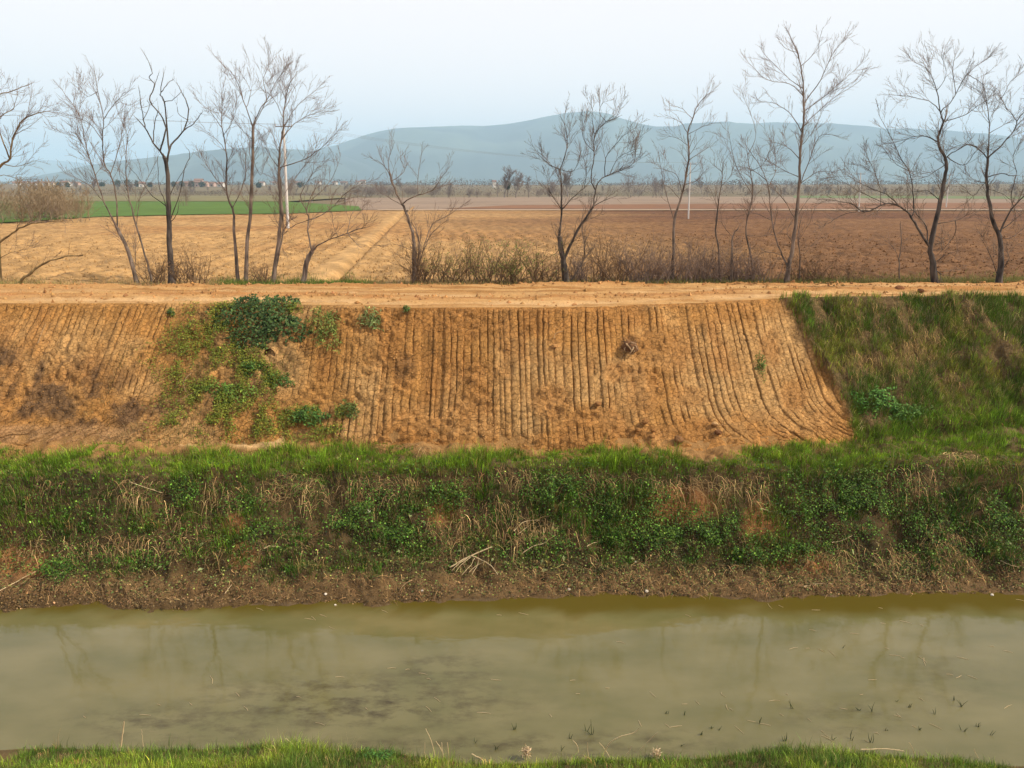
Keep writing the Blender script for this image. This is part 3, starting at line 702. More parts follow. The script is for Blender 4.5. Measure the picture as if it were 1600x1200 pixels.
# near bank grass
x, y, z, px, py = scatter(2, 3, -5.9, 5.9, 14000)
d = (0.35 + 0.8 * fbm(x * 2.4, y * 2.4, 213)) * sst(-0.02, 0.10, keys(x)[0][3] - y + 0.16 * (fbm(x * 4, 0 * x, 214) - 0.4))
k = rng.uniform(0, 1, len(x)) < d
P = np.stack([x, y, z], -1)[k]; n = len(P); px = px[k]
tall = np.exp(-((px - 470) / 50) ** 2) * 1.1 + np.exp(-((px - 240) / 60) ** 2) * 0.4 + np.exp(-((px - 1280) / 60) ** 2) * 0.3
col = lerp3((0.200, 0.275, 0.028), (0.080, 0.140, 0.020), sst(0.3, 0.65, fbm(P[:, 0] * 2.2, P[:, 1] * 2.2, 215))) * vary((1, 1, 1), n, 0.2, 0.10)
yel = rng.uniform(0, 1, n) < 0.09
col[yel] = vary((0.30, 0.22, 0.09), yel.sum(), 0.2)
L = (0.035 + 0.06 * fbm(P[:, 0] * 2.2, P[:, 1] * 2.2, 216)) * (1 + 1.3 * tall)
tufted('near_grass', P, px, py[k], 7, L, (0.0028, 0.0055), (0, 0.12), col, M_grass, 'fresh bright green grass along the near edge of the canal', 'grass', 0.022)

# verge behind the road, and sprigs in the field margin
n0 = 60000
x = rng.uniform(-17, 17, n0); y = yroad0(x) + rng.gamma(1.6, 0.45, n0) + 0.05
z = np.where(y < 21.7, ZR, hfield(x, y)); px, py = proj(x, y, z)
d = np.interp(px, [0, 60, 120, 320, 345, 420, 470, 555, 600, 800, 1000, 1100, 1600], [0.35, 0.3, 0.10, 0.10, 0.9, 0.5, 0.9, 0.9, 0.15, 0.25, 0.4, 0.8, 1.0]) * (0.3 + fbm(x * 1.5, y * 1.5, 217))
k = rng.uniform(0, 1, n0) < d * 0.8
P = np.stack([x, y, z], -1)[k]; n = len(P)
gr = np.interp(px[k], [0, 330, 350, 555, 600, 1000, 1600], [0.3, 0.2, 1, 1, 0.2, 0.5, 0.6]) * (0.5 + fbm(P[:, 0] * 0.7, P[:, 1], 218))
col = lerp3((0.26, 0.20, 0.075), (0.09, 0.14, 0.022), np.clip(gr, 0, 1)) * vary((1, 1, 1), n, 0.3, 0.1)
L = rng.uniform(0.06, 0.18, n)
blades('verge_grass', P, L, rng.uniform(0.006, 0.012, n), np.stack([rng.normal(0, 0.4, n), rng.normal(0, 0.4, n), 0 * L], -1), col, M_grass, 'low tufty grass on the verge between dirt road and ploughed field', 'grass')

# dry straw hanging on the bank
def straw(P, L, az, droop, col):
    """curved flat strips of 4 segments lying on the slope"""
    n = len(P)
    d = np.stack([np.cos(az), np.sin(az), 0 * az], -1)
    w = np.cross(d, [0, 0, 1.0]) * rng.uniform(0.003, 0.006, n)[:, None]
    rows = []
    for i, t in enumerate((0, 0.33, 0.66, 1.0)):
        p = P + d * (L * t)[:, None]
        p = p + np.stack([rng.normal(0, 0.02, n) * t, 0 * L, L * (0.45 * t - droop * t * t)], -1)
        rows += [p - w * (1 - 0.7 * t), p + w * (1 - 0.7 * t)]
    V = np.stack(rows, 1)
    i = np.arange(n)[:, None] * 8
    Fc = np.stack([i + np.array([[0, 1, 3, 2]]), i + np.array([[2, 3, 5, 4]]), i + np.array([[4, 5, 7, 6]])], 1).reshape(-1, 4)
    return V.reshape(-1, 3), Fc, np.repeat(col[:, None], 8, 1).reshape(-1, 3)
x, y, z, px, py = scatter(6, 9, -9.9, 9.9, 90000)
d = np.maximum(blobs(px, py, DRY), 0.35 * sst(0.5, 0.66, fbm(x * 1.5, y * 1.8, 219, 4)) * sst(735, 770, py)) * (0.25 + fbm(x * 4, y * 4, 220))
k = rng.uniform(0, 1, len(x)) < d * 0.42
P = np.stack([x, y, z + 0.03], -1)[k]; n = len(P); py1 = py[k]
sl_n = hland(P[:, 0], P[:, 1] - 0.1)
drop = np.clip((P[:, 2] - 0.03 - sl_n) / 0.1, 0, 1.6)
L = rng.uniform(0.10, 0.34, n) * (1 - 0.45 * sst(850, 900, py1))
flow = (fbm(P[:, 0] * 1.2, P[:, 1] * 1.2, 221) - 0.5) * 3.2
az = -np.pi / 2 + flow * 1.3 + rng.normal(0, 0.85, n)
tone = fbm(P[:, 0] * 2, P[:, 1] * 2, 222)
col = lerp3((0.42, 0.30, 0.135), (0.20, 0.115, 0.050), np.clip(tone * 1.2 - 0.1 + 0.3 * sst(860, 900, py1), 0, 1)) * vary((1, 1, 1), n, 0.50, 0.06)
V, Fc, cc = straw(P, L, az, 0.45 + drop * np.clip(-np.sin(az), 0, 1) * 0.9 + rng.uniform(0, 0.25, n), col)
o = mesh_np('dry_straw', V, Fc, M_dry, cc); props(o, 'tan dead grass matted and hanging down the steep canal bank', 'dry grass', None, 'stuff')
x, y, z, px, py, v = scatter_slope(4.2, 15.5, 26000)
d = sst(0, 12, px - bare_right(py)) * np.maximum(blobs(px, py, [(1350, 572, 60, 30), (1425, 560, 50, 36), (1450, 525, 26, 26), (1480, 600, 40, 20), (1345, 500, 60, 30, 0.4), (1460, 500, 80, 30, 0.5)]), 0.22 * sst(0.5, 0.62, fbm(x * 2, v * 5, 223)))
k = rng.uniform(0, 1, len(x)) < d * 0.8
P = np.stack([x, y, z + 0.02], -1)[k]; n = len(P)
V, Fc, cc = straw(P, rng.uniform(0.08, 0.26, n), -np.pi / 2 + rng.normal(0, 0.7, n), 0.9 + rng.uniform(0, 0.5, n), vary((0.30, 0.20, 0.075), n, 0.45, 0.06))
o = mesh_np('dry_straw', V, Fc, M_dry, cc); props(o, 'tan dead grass caught on the olive slope right of the bare earth', 'dry grass', None, 'stuff')

# clover and weeds on the lower bank; leaf litter and seedlings along the mud
x, y, z, px, py = scatter(6, 8, -9.7, 9.7, 240000)
cl = np.maximum(blobs(px, py, CLOVER, 0.15), 0.10 * sst(910, 870, py)) * sst(0.30, 0.52, fbm(x * 3.6, y * 3.6, 224, 4))
k = rng.uniform(0, 1, len(x)) < cl * 0.8
P = np.stack([x, y, z], -1)[k]; n = len(P)
P[:, 2] += rng.uniform(0.0, 0.14, n) + 0.26 * fbm(P[:, 0] * 2.5, P[:, 1] * 2.5, 225)
nr = unit(np.stack([rng.normal(0.1, 0.5, n), rng.normal(-0.5, 0.45, n), rng.uniform(0.4, 1.2, n)], -1))
col = lerp3((0.036, 0.082, 0.010), (0.090, 0.150, 0.020), rng.uniform(0, 1, n) ** 2) * vary((1, 1, 1), n, 0.6, 0.12)
V, Fc, cc = leaves_geo(P, rng.uniform(0.018, 0.050, n), nr, col, 0.7)
o = mesh_np('bank_weeds', V, Fc, M_leaf, cc); props(o, 'dark green clover and small leafy weeds in mats on the lower bank', 'weeds', None, 'stuff')
x, y, z, px, py = scatter(6, 8, -9.9, 9.9, 120000)
litw = sst(825, 870, py) * (0.35 + 0.9 * sst(0.35, 0.6, fbm(x * 2.2, y * 2.2, 226, 4)))
k = rng.uniform(0, 1, len(x)) < litw * 0.6
P = np.stack([x, y, z + 0.004], -1)[k]; n = len(P); py1 = py[k]
P[:, 2] += rng.uniform(0, 0.03, n)
pick = rng.uniform(0, 1, n)
green = pick < 0.75 * sst(945, 890, py1)
col = np.where(green[:, None], vary((0.140, 0.165, 0.045), n, 0.5, 0.12), vary((0.175, 0.112, 0.050), n, 0.45, 0.08))
dark = rng.uniform(0, 1, n) < 0.25; col[dark] *= 0.35
nr = unit(np.stack([rng.normal(0, 0.6, n), rng.normal(-0.35, 0.6, n), rng.uniform(0.4, 1.2, n)], -1))
V, Fc, cc = leaves_geo(P, rng.uniform(0.014, 0.045, n), nr, col, 0.7)
o = mesh_np('leaf_litter', V, Fc, M_leaf, cc); props(o, 'brown leaf litter and grey-green seedlings on the mud above the waterline', 'leaf litter', None, 'stuff')

# low green growth on the overgrown strip of the earth slope
x, y, z, px, py, v = scatter_slope(-8.8, -1.6, 150000)
PATCH = [(350, 612, 60, 32), (390, 575, 46, 22), (430, 597, 32, 16), (330, 640, 60, 26), (480, 652, 34, 18), (545, 645, 24, 18), (345, 550, 50, 20), (335, 505, 34, 34, 0.8), (370, 545, 40, 18), (300, 660, 70, 18, 0.8), (420, 660, 60, 14, 0.7), (1186, 575, 16, 26, 0.9), (370, 480, 46, 12), (1172, 605, 10, 10), (410, 650, 70, 14, 0.6), (300, 560, 60, 70, 0.6), (330, 590, 110, 110, 0.35), (400, 672, 160, 16, 0.6), (450, 480, 40, 14, 0.5), (100, 555, 80, 24, 0.3), (140, 560, 40, 24, 0.4), (1215, 480, 22, 12), (640, 483, 6, 5), (268, 489, 6, 5)]
d = np.maximum(blobs(px, py, PATCH, 0.3), 0.55 * blobs(px, py, [(345, 560, 90, 60), (360, 630, 110, 60), (330, 500, 50, 40), (400, 670, 150, 30), (500, 675, 60, 20)], 0.1)) * sst(0.42, 0.54, fbm(x * 3.2, v * 10, 227, 4)) * 0.9
k = rng.uniform(0, 1, len(x)) < d
P = np.stack([x, y, z], -1)[k]; n = len(P)
P[:, 1] -= 0.04; P[:, 2] += rng.uniform(0.0, 0.10, n)
nr = unit(np.stack([rng.normal(0.1, 0.5, n), rng.normal(-0.5, 0.45, n), rng.uniform(0.4, 1.2, n)], -1))
col = lerp3((0.085, 0.120, 0.014), (0.215, 0.225, 0.030), rng.uniform(0, 1, n)) * vary((1, 1, 1), n, 0.3, 0.12)
V, Fc, cc = leaves_geo(P, rng.uniform(0.022, 0.06, n), nr, col, 0.5)
o = mesh_np('slope_weeds', V, Fc, M_leaf, cc); props(o, 'green weeds creeping over the bare earth slope in patches', 'weeds', None, 'stuff')
k2 = rng.uniform(0, 1, len(x)) < 0.16 * blobs(px, py, [(350, 590, 130, 120), (330, 685, 230, 26), (480, 680, 100, 26), (60, 600, 190, 70, 0.9), (150, 560, 100, 40, 0.6), (480, 690, 80, 14, 0.6), (1180, 570, 24, 40, 0.5)], 0.2) * (fbm(x * 2, v * 6, 228) > 0.42)
P = np.stack([x, y, z], -1)[k2]; n = len(P)
col = lerp3((0.11, 0.135, 0.028), (0.27, 0.20, 0.085), (rng.uniform(0, 1, n) < np.where(P[:, 0] < -7.2, 0.9, 0.35)) * 1.0) * vary((1, 1, 1), n, 0.3, 0.1)
L = rng.uniform(0.04, 0.13, n)
blades('slope_tufts', P, L, rng.uniform(0.005, 0.009, n), np.stack([rng.normal(0, 0.4, n), rng.normal(-0.5, 0.3, n), 0 * L], -1), col, M_grass, 'thin grass tufts and roots left on the scraped earth slope', 'grass')

# loose clods of earth
def ico():
    t = (1 + 5 ** 0.5) / 2
    v = np.array([(-1, t, 0), (1, t, 0), (-1, -t, 0), (1, -t, 0), (0, -1, t), (0, 1, t), (0, -1, -t), (0, 1, -t), (t, 0, -1), (t, 0, 1), (-t, 0, -1), (-t, 0, 1)], float)
    f = np.array([(0, 11, 5), (0, 5, 1), (0, 1, 7), (0, 7, 10), (0, 10, 11), (1, 5, 9), (5, 11, 4), (11, 10, 2), (10, 7, 6), (7, 1, 8), (3, 9, 4), (3, 4, 2), (3, 2, 6), (3, 6, 8), (3, 8, 9), (4, 9, 5), (2, 4, 11), (6, 2, 10), (8, 6, 7), (9, 8, 1)])
    return v / np.linalg.norm(v[0]), f
ICV, ICF = ico()
OCV = np.array([(1, 0, 0), (0, 1, 0), (-1, 0, 0), (0, -1, 0), (0, 0, 1), (0, 0, -1)], float)
OCF = np.array([(0, 1, 4), (1, 2, 4), (2, 3, 4), (3, 0, 4), (1, 0, 5), (2, 1, 5), (3, 2, 5), (0, 3, 5)])
def lumps(P, size, col):
    n = len(P)
    ICV, ICF = OCV, OCF
    nv = len(ICV)
    r = 1 + rng.normal(0, 0.25, (n, nv, 1))
    sc = rng.uniform(0.6, 1.3, (n, 1, 3)) * size[:, None, None]
    V = ICV[None] * r * sc
    a = rng.uniform(0, 6.28, n); ca, sa = np.cos(a)[:, None], np.sin(a)[:, None]
    V = np.stack([V[..., 0] * ca - V[..., 1] * sa, V[..., 0] * sa + V[..., 1] * ca, V[..., 2]], -1) + P[:, None]
    Fc = (np.arange(n)[:, None, None] * nv + ICF[None]).reshape(-1, 3)
    return V.reshape(-1, 3), Fc, np.repeat(col[:, None], nv, 1).reshape(-1, 3)
x, y, z, px, py, v = scatter_slope(-12, 9.5, 120000)
d = 0.9 * np.clip(blobs(px, py, LOOSE) * sst(0.35, 0.6, fbm(x * 2.5, v * 7, 229)), 0, 1) + 0.35 * sst(0.14, 0.0, v) + 0.06 + 0.25 * sst(0.92, 0.99, v)
k = (rng.uniform(0, 1, len(x)) < d * 0.15) & (px < bare_right(py))
P = np.stack([x, y, z], -1)[k]; n = len(P)
V, Fc, cc = lumps(P, 0.008 + 0.024 * rng.uniform(0, 1, n) ** 4, lerp3((0.36, 0.175, 0.055), (0.48, 0.27, 0.10), rng.uniform(0, 1, n)) * np.where(px[k] < 250, 0.6, 1.0)[:, None])
o = mesh_np('earth_crumbs', V, Fc, M_clod, cc, smooth=False); props(o, 'loose crumbs of orange earth on the bulldozed slope', 'earth crumbs', None, 'stuff')
n0 = 18000
yy = np.exp(rng.uniform(math.log(22.0), math.log(48), n0)); xx = yy * rng.uniform(-0.72, 0.72, n0)
k = np.abs(on_track(xx, yy) + 0.5) > 0.45
xx, yy = xx[k], yy[k]; zz = hfield(xx, yy); n = len(xx)
ppx, ppy = proj(xx, yy, zz)
col = field_col(xx, yy, ppx, ppy) * rng.uniform(0.7, 1.25, n)[:, None]
V, Fc, cc = lumps(np.stack([xx, yy, zz + 0.005], -1), 0.014 + 0.05 * rng.uniform(0, 1, n) ** 3, col)
o = mesh_np('field_clods', V, Fc, M_clod, cc, smooth=False); props(o, 'crumbly clods of ploughed earth across the near field', 'earth clods', None, 'stuff')
n = 3600
xx = rng.uniform(-15, 15, n); a = rng.uniform(0, 1, n)
yy = np.where(rng.uniform(0, 1, n) < 0.45, ytop0(xx) + 1.55 + rng.normal(0, 0.3, n), np.where(rng.uniform(0, 1, n) < 0.6, yroad0(xx) + rng.normal(0, 0.15, n), ytop0(xx) + rng.uniform(0.1, 3, n)))
zz = hland(xx, yy) + road_detail(xx, yy)
V, Fc, cc = lumps(np.stack([xx, yy, zz], -1), 0.010 + 0.05 * rng.uniform(0, 1, n) ** 4, vary((0.38, 0.20, 0.075), n, 0.2, 0.05))
o = mesh_np('road_crumbs', V, Fc, M_clod, cc, smooth=False); props(o, 'small loose lumps of earth strewn along the dirt road', 'earth crumbs', None, 'stuff')

# ------------------------------------------------------------------ trees
def walk(p, d, length, r0, seg, up, jit, r_end=0.3):
    n = max(2, int(length / seg) + 1)
    pts = [np.array(p, float)]; d = np.array(d, float)
    for i in range(n):
        d = d + rng.normal(0, jit, 3) + np.array([0, 0, up])
        d /= np.linalg.norm(d)
        pts.append(pts[-1] + d * length / n)
    return np.array(pts), r0 * np.linspace(1, r_end, n + 1)
def sprout(pts, rad, out, level, spacing, lmin, lmax, up, t0=0.15, spread=0.9, rmin=0.0035, jit=0.20, maxlev=2):
    """side twigs along a branch, recursively"""
    seg = np.linalg.norm(np.diff(pts, axis=0), axis=1); cum = np.concatenate([[0], np.cumsum(seg)]); tot = cum[-1]
    s = tot * t0 + rng.uniform(0, spacing)
    side = rng.choice([-1, 1])
    while s < tot:
        i = min(np.searchsorted(cum, s) - 1, len(pts) - 2); i = max(i, 0)
        f = (s - cum[i]) / max(seg[i], 1e-6)
        p = pts[i] * (1 - f) + pts[i + 1] * f
        t = unit(pts[i + 1] - pts[i])
        r = (rad[i] * (1 - f) + rad[i + 1] * f)
        a = unit(np.cross(t, rng.normal(size=3)))
        a[1] *= 0.75
        w = rng.uniform(0.35, 1.35) * spread
        d = unit(t * 1.0 + a * w * 0.85 + np.array([0, 0, up]))
        frac = s / tot
        L = (lmin + (lmax - lmin) * rng.uniform(0, 1) ** 1.6) * (1 - 0.35 * frac)
        r0 = max(rmin, min(r * 0.62, 0.004 + L * 0.009))
        q, qr = walk(p, d, L, r0, 0.14 if level == 0 else 0.24, 0.05 * (1 if level == 0 else 1.5), jit * 0.5, 0.2)
        out.append((q, np.maximum(qr, rmin * 0.7)))
        if level < maxlev and L > 0.22:
            sprout(q, qr, out, level + 1, spacing * 0.75, lmin * 0.50, lmax * 0.50, up, 0.2, spread, rmin, jit, maxlev)
        s += spacing * rng.uniform(0.6, 1.4)
def refine(pts, sub=4, amp=0.015):
    """smooth polyline with small natural kinks"""
    p = np.asarray(pts, float); n = len(p)
    out = []
    for i in range(n - 1):
        p0, p1, p2, p3 = p[max(i - 1, 0)], p[i], p[i + 1], p[min(i + 2, n - 1)]
        for t in np.linspace(0, 1, sub, endpoint=False):
            c = 0.5 * ((2 * p1) + (-p0 + p2) * t + (2 * p0 - 5 * p1 + 4 * p2 - p3) * t * t + (-p0 + 3 * p1 - 3 * p2 + p3) * t ** 3)
            out.append(c + rng.normal(0, amp, 3) * (0 if (i == 0 and t == 0) else 1))
    out.append(p[-1])
    return np.array(out)
def ground_at(x, y):
    return hfield(np.array([x]), np.array([y]))[0] if y > 21.9 else hland(np.array([x]), np.array([y]))[0]
def tree(name, label, Y, trunk, limbs, twig=(0.24, 0.25, 0.75), mats=None, group='bare trees along the field edge', up=0.18, maxlev=2, rmin=0.0033, z0=None, cat='tree', t0=0.3, fat=1.0):
    """trunk / limbs: (list of photo points, width at start in px, width at end in px, depth drift in m)"""
    mats = mats or (M_bark, M_twig)
    pxm = Y / F * 1.0
    def to3(pts, drift, yb):
        m = len(pts)
        return np.array([at_y(a, b, yb + drift * (i / max(m - 1, 1))) for i, (a, b) in enumerate(pts)])
    T = to3(trunk[0], trunk[3], Y)
    base = np.array([T[0, 0], Y, ground_at(T[0, 0], Y) - 0.03])
    T[0, 2] = min(T[0, 2], base[2] - 0.05)
    root = empty(name, tuple(base), label, cat, group)
    lines = []; segs = []
    def part(nm, pts3, w0, w1, sides):
        p = refine(pts3, 4, 0.007 if len(pts3) > 2 else 0.004)
        if nm == 'limb': w0, w1 = w0 * 0.58, w1 * 0.5
        elif len(pts3) > 5: w0, w1 = w0 * 0.92, w1 * 0.7
        t = np.linspace(0, 1, len(p))
        r = np.maximum((w0 + (w1 - w0) * t ** 0.7) * 0.5 * pxm * fat, 0.005)
        r = r * (1 + rng.normal(0, 0.05, len(r)))
        if nm == 'trunk': r = r * (1 + 0.45 * np.exp(-t * 14))
        V, Fq = tubes([(p - base, r)], sides)
        o = mesh_np(nm, V, Fq, mats[0], parent=root)
        lines.append((p, r))
        return p
    tp = part('trunk', T, trunk[1], trunk[2], 8)
    for lb in limbs:
        pts, w0, w1, dr = lb
        # start where the limb leaves what it grows on: nearest point already built, in the picture's own frame
        best = None
        for p, r in lines:
            qx, qy = proj(p[:, 0], p[:, 1], p[:, 2])
            dd = (qx - pts[0][0]) ** 2 + (qy - pts[0][1]) ** 2
            j = int(np.argmin(dd))
            if best is None or dd[j] < best[0]: best = (dd[j], p[j])
        L3 = to3(pts, dr, best[1][1])
        if best[0] < 64 * 9: L3[0] = best[1]
        part('limb', L3, w0, w1, 6)
    tw = []
    sp, l0, l1 = twig
    sp *= 0.52; l0 *= 0.6; l1 *= 1.5
    for i, (p, r) in enumerate(lines):
        sprout(p, r, tw, 0, sp, l0, l1, up, t0 if i else max(t0, 0.45), 0.95, rmin, 0.22, maxlev)
        q, qr = walk(p[-1], unit(p[-1] - p[-2]) , rng.uniform(l0, l1) * 0.35, r[-1], 0.1, 0.05, 0.12)
        tw.append((q, qr)); sprout(q, qr, tw, 1, sp * 0.7, l0 * 0.5, l1 * 0.5, up, 0.1, 0.9, rmin, 0.22, maxlev)
    if tw:
        V, Fq = tubes(tw, 3)
        o = mesh_np('twigs', V - base, Fq, mats[1], parent=root); o['kind'] = 'stuff'
    return root
def Z(ox, oy, s, pts): return [(ox + a * s, oy + b_ * s) for a, b_ in pts]
z1 = lambda *p: Z(0, 60, 1 / 3, p)
z2 = lambda *p: Z(380, 60, 1 / 3, p)
z3 = lambda *p: Z(780, 60, 1 / 3, p)
z4 = lambda *p: Z(1160, 40, 0.35, p)
tree('bare_tree', 'lichen-yellow bare tree cut off by the left edge of the view', 22.6,
     (z1((-14, 1150), (-20, 900), (-45, 700)), 12, 9, 0.2),
     [(z1((-45, 700), (0, 600), (45, 565), (60, 470), (110, 380), (200, 345), (240, 345)), 8, 1.5, -0.5),
      (z1((-45, 700), (-60, 500), (-30, 290), (60, 245), (140, 215)), 6, 1.5, 0.4),
      (z1((45, 565), (10, 470), (-10, 380), (60, 330), (75, 285)), 4, 1.2, 0.3),
      (z1((10, 590), (80, 600), (160, 575)), 3, 1, 0.4),
      (z1((-30, 660), (20, 640), (70, 655)), 3, 1, 0.3),
      (z1((-18, 1000), (40, 925), (110, 880), (200, 862), (300, 855)), 7, 2, -0.5),
      (z1((-16, 1020), (50, 1005), (140, 985)), 3, 1, 0.2)], twig=(0.17, 0.25, 0.75), mats=(M_bark_warm, M_twig))
fb = empty('fallen_branch', tuple(at_z(30, 443, ZR)), 'crooked fallen branch on the verge at the far left of the field', 'branch')
tw = []
p = refine([at_y(a, b_, 22.3) for a, b_ in z1((88, 1150), (130, 1110), (200, 1060), (280, 1030), (390, 1015))], 4, 0.012)
r_ = np.linspace(0.045, 0.014, len(p)); b0 = np.array(fb.location)
V, Fq = tubes([(p - b0, r_)], 6); mesh_np('stem', V, Fq, M_bark_warm, parent=fb)
sprout(p, r_, tw, 0, 0.13, 0.2, 0.6, 0.3); V, Fq = tubes(tw, 3); mesh_np('twigs', V - b0, Fq, M_twig_warm, parent=fb)['kind'] = 'stuff'
tree('bare_tree', 'slender leaning bare tree just left of the dead dark trunk', 23.0,
     (z1((645, 1150), (600, 1000), (550, 890)), 6.5, 5.5, 0.1),
     [(z1((550, 890), (490, 770), (435, 610), (400, 490), (370, 360), (300, 255)), 4.5, 1.3, 0.5),
      (z1((550, 890), (547, 760), (520, 640), (490, 590), (480, 480), (485, 380), (460, 250), (440, 140)), 4.5, 1.3, -0.4),
      (z1((480, 480), (420, 400), (350, 370)), 2.2, 1, 0.4), (z1((485, 390), (540, 300), (590, 260)), 2.2, 1, -0.3),
      (z1((435, 610), (390, 500), (340, 450)), 2, 1, -0.3), (z1((520, 640), (560, 500), (580, 380)), 2.4, 1, 0.3),
      (z1((460, 250), (410, 270), (365, 235)), 1.6, 0.8, 0.2), (z1((490, 770), (430, 700), (350, 650)), 2.2, 1, -0.4)], twig=(0.15, 0.25, 0.7))
tree('sapling', 'thin forked sapling between the leaning tree and the dead dark trunk', 23.2,
     (z1((715, 1150), (690, 1050), (640, 880), (600, 720), (590, 600), (600, 450)), 4.5, 1.2, 0.3),
     [(z1((640, 880), (655, 760), (700, 640), (740, 560)), 2.2, 1, 0.3), (z1((600, 720), (560, 640), (570, 560)), 1.8, 0.8, 0.2), (z1((630, 1150), (635, 1000), (632, 900)), 2, 1, 0)], twig=(0.2, 0.25, 0.65))
tree('bare_tree', 'dead dark tree with stubby twigless limbs and stripped bark', 22.4,
     (z1((805, 1158), (797, 1000), (793, 870), (790, 760), (785, 640), (772, 560)), 11, 8.5, 0.0),
     [(z1((772, 560), (720, 490), (680, 420), (640, 375)), 5.5, 2.2, -0.4), (z1((680, 420), (662, 330), (650, 230)), 3, 1.4, 0.3),
      (z1((740, 530), (778, 420), (740, 340), (700, 285), (725, 220), (700, 185), (712, 150), (675, 70)), 4.5, 1.5, 0.3),
      (z1((778, 590), (802, 500), (860, 430), (882, 330), (850, 250), (830, 210)), 5.5, 1.5, 0.4), (z1((860, 430), (905, 400), (945, 350)), 3.2, 1.6, -0.3),
      (z1((795, 520), (778, 380), (770, 300), (753, 250), (767, 165)), 5, 1.6, -0.3), (z1((753, 250), (790, 210), (815, 190)), 2.6, 1.2, 0.2), (z1((770, 305), (815, 285), (848, 250)), 2.4, 1.2, 0.3),
      (z1((712, 240), (735, 190), (745, 160)), 2, 1, 0.1), (z1((720, 490), (722, 420), (740, 340)), 3, 1.8, 0.2), (z1((690, 380), (700, 320), (690, 290)), 2, 1.2, 0.1), (z1((870, 380), (835, 350), (830, 300)), 2, 1, 0),
      (z1((795, 870), (770, 760), (745, 690), (738, 560)), 3.5, 1.3, 0.4), (z1((800, 870), (845, 720), (862, 620), (890, 545), (872, 510)), 3, 1.2, 0.2), (z1((775, 780), (700, 720), (640, 640), (600, 600)), 2.6, 1, -0.3),
      (z1((790, 760), (830, 670), (880, 590)), 2.2, 1, 0.3), (z1((797, 880), (825, 830), (840, 760)), 2.4, 1, -0.2)], twig=(0.55, 0.08, 0.30), mats=(M_bark_dark, M_bark), maxlev=1, t0=0.35)
tree('bare_tree', 'twin-stemmed slim tree left of the leaning utility pole', 23.2,
     (z1((1115, 1120), (1098, 900), (1095, 820), (1062, 720), (1062, 560), (1042, 420), (1040, 260)), 6, 1.3, 0.3),
     [(z1((1062, 720), (1000, 640), (950, 555)), 2.6, 1, -0.3), (z1((1095, 800), (1145, 670), (1152, 550), (1130, 490)), 3, 1, 0.2), (z1((1042, 420), (990, 350), (965, 340)), 1.8, 0.8, 0.2), (z1((1055, 520), (1010, 470), (940, 430)), 2, 0.8, 0.3), (z1((1045, 450), (1085, 400), (1100, 350)), 1.8, 0.8, -0.2)], twig=(0.17, 0.25, 0.7))
tree('bare_tree', 'tall single-stemmed slim tree right of the twin-stemmed one', 23.0,
     (z2((10, 1130), (20, 950), (38, 760), (45, 560), (46, 420)), 6.5, 4, 0.2),
     [(z2((46, 420), (75, 340), (110, 280), (95, 190), (125, 120)), 3.2, 1, 0.3), (z2((46, 420), (0, 290), (-40, 180), (-100, 120)), 3, 1, -0.4), (z2((46, 430), (90, 330), (150, 210), (195, 150)), 2.6, 1, 0.2),
      (z2((20, 340), (35, 250), (0, 180)), 2, 0.8, 0.2), (z2((44, 560), (80, 640), (100, 590)), 1.5, 0.8, 0.2), (z2((40, 480), (-30, 400), (-60, 340)), 1.8, 0.8, -0.2)], twig=(0.16, 0.25, 0.75))
tree('bare_tree', 'close-set pair of pale straight stems beside the utility pole', 22.9,
     (z2((138, 1132), (165, 950), (176, 800), (165, 640), (172, 520), (185, 440), (190, 350), (212, 230), (240, 180)), 7, 1.2, 0.2),
     [(z2((160, 1132), (180, 950), (186, 850), (172, 640)), 5, 3, 0.1), (z2((186, 480), (240, 400), (330, 352), (375, 345)), 2.8, 0.8, 0.3), (z2((190, 610), (290, 565), (370, 510), (440, 440)), 3.2, 1, -0.4), (z2((165, 620), (120, 540), (90, 480)), 2.2, 0.8, 0.3),
      (z2((190, 380), (150, 290), (110, 250)), 2, 0.8, -0.2), (z2((188, 420), (250, 320), (320, 260)), 2.2, 0.8, 0.3), (z2((180, 760), (240, 660), (290, 590)), 2.2, 0.8, 0.3), (z2((200, 300), (170, 200), (190, 150)), 1.6, 0.8, 0.1)], twig=(0.17, 0.25, 0.75))
tree('bare_tree', 'low crooked tree with long sideways limbs right of the utility pole', 22.5,
     (z2((275, 1120), (298, 1050), (322, 1000)), 8.5, 7, 0.0),
     [(z2((318, 1000), (305, 920), (305, 850), (300, 790), (340, 700)), 5.5, 2, 0.3), (z2((322, 1000), (345, 975), (400, 945), (490, 912), (548, 892), (578, 885)), 5, 1.8, -0.5), (z2((490, 912), (500, 850), (520, 800)), 2.6, 1, 0.3), (z2((490, 912), (515, 945), (542, 972)), 2.4, 1, -0.2),
      (z2((305, 855), (360, 832), (420, 792), (450, 765), (535, 742)), 4, 1.2, 0.3), (z2((440, 775), (490, 720), (560, 675)), 2.4, 0.9, -0.3), (z2((303, 850), (230, 880), (180, 928)), 2.6, 1, 0.3), (z2((300, 800), (270, 740), (320, 640), (330, 610)), 2.6, 0.9, -0.3), (z2((330, 760), (400, 680), (440, 600)), 2.2, 0.9, 0.3), (z2((440, 935), (420, 870), (430, 840)), 1.8, 0.8, 0.2)], twig=(0.15, 0.2, 0.6))
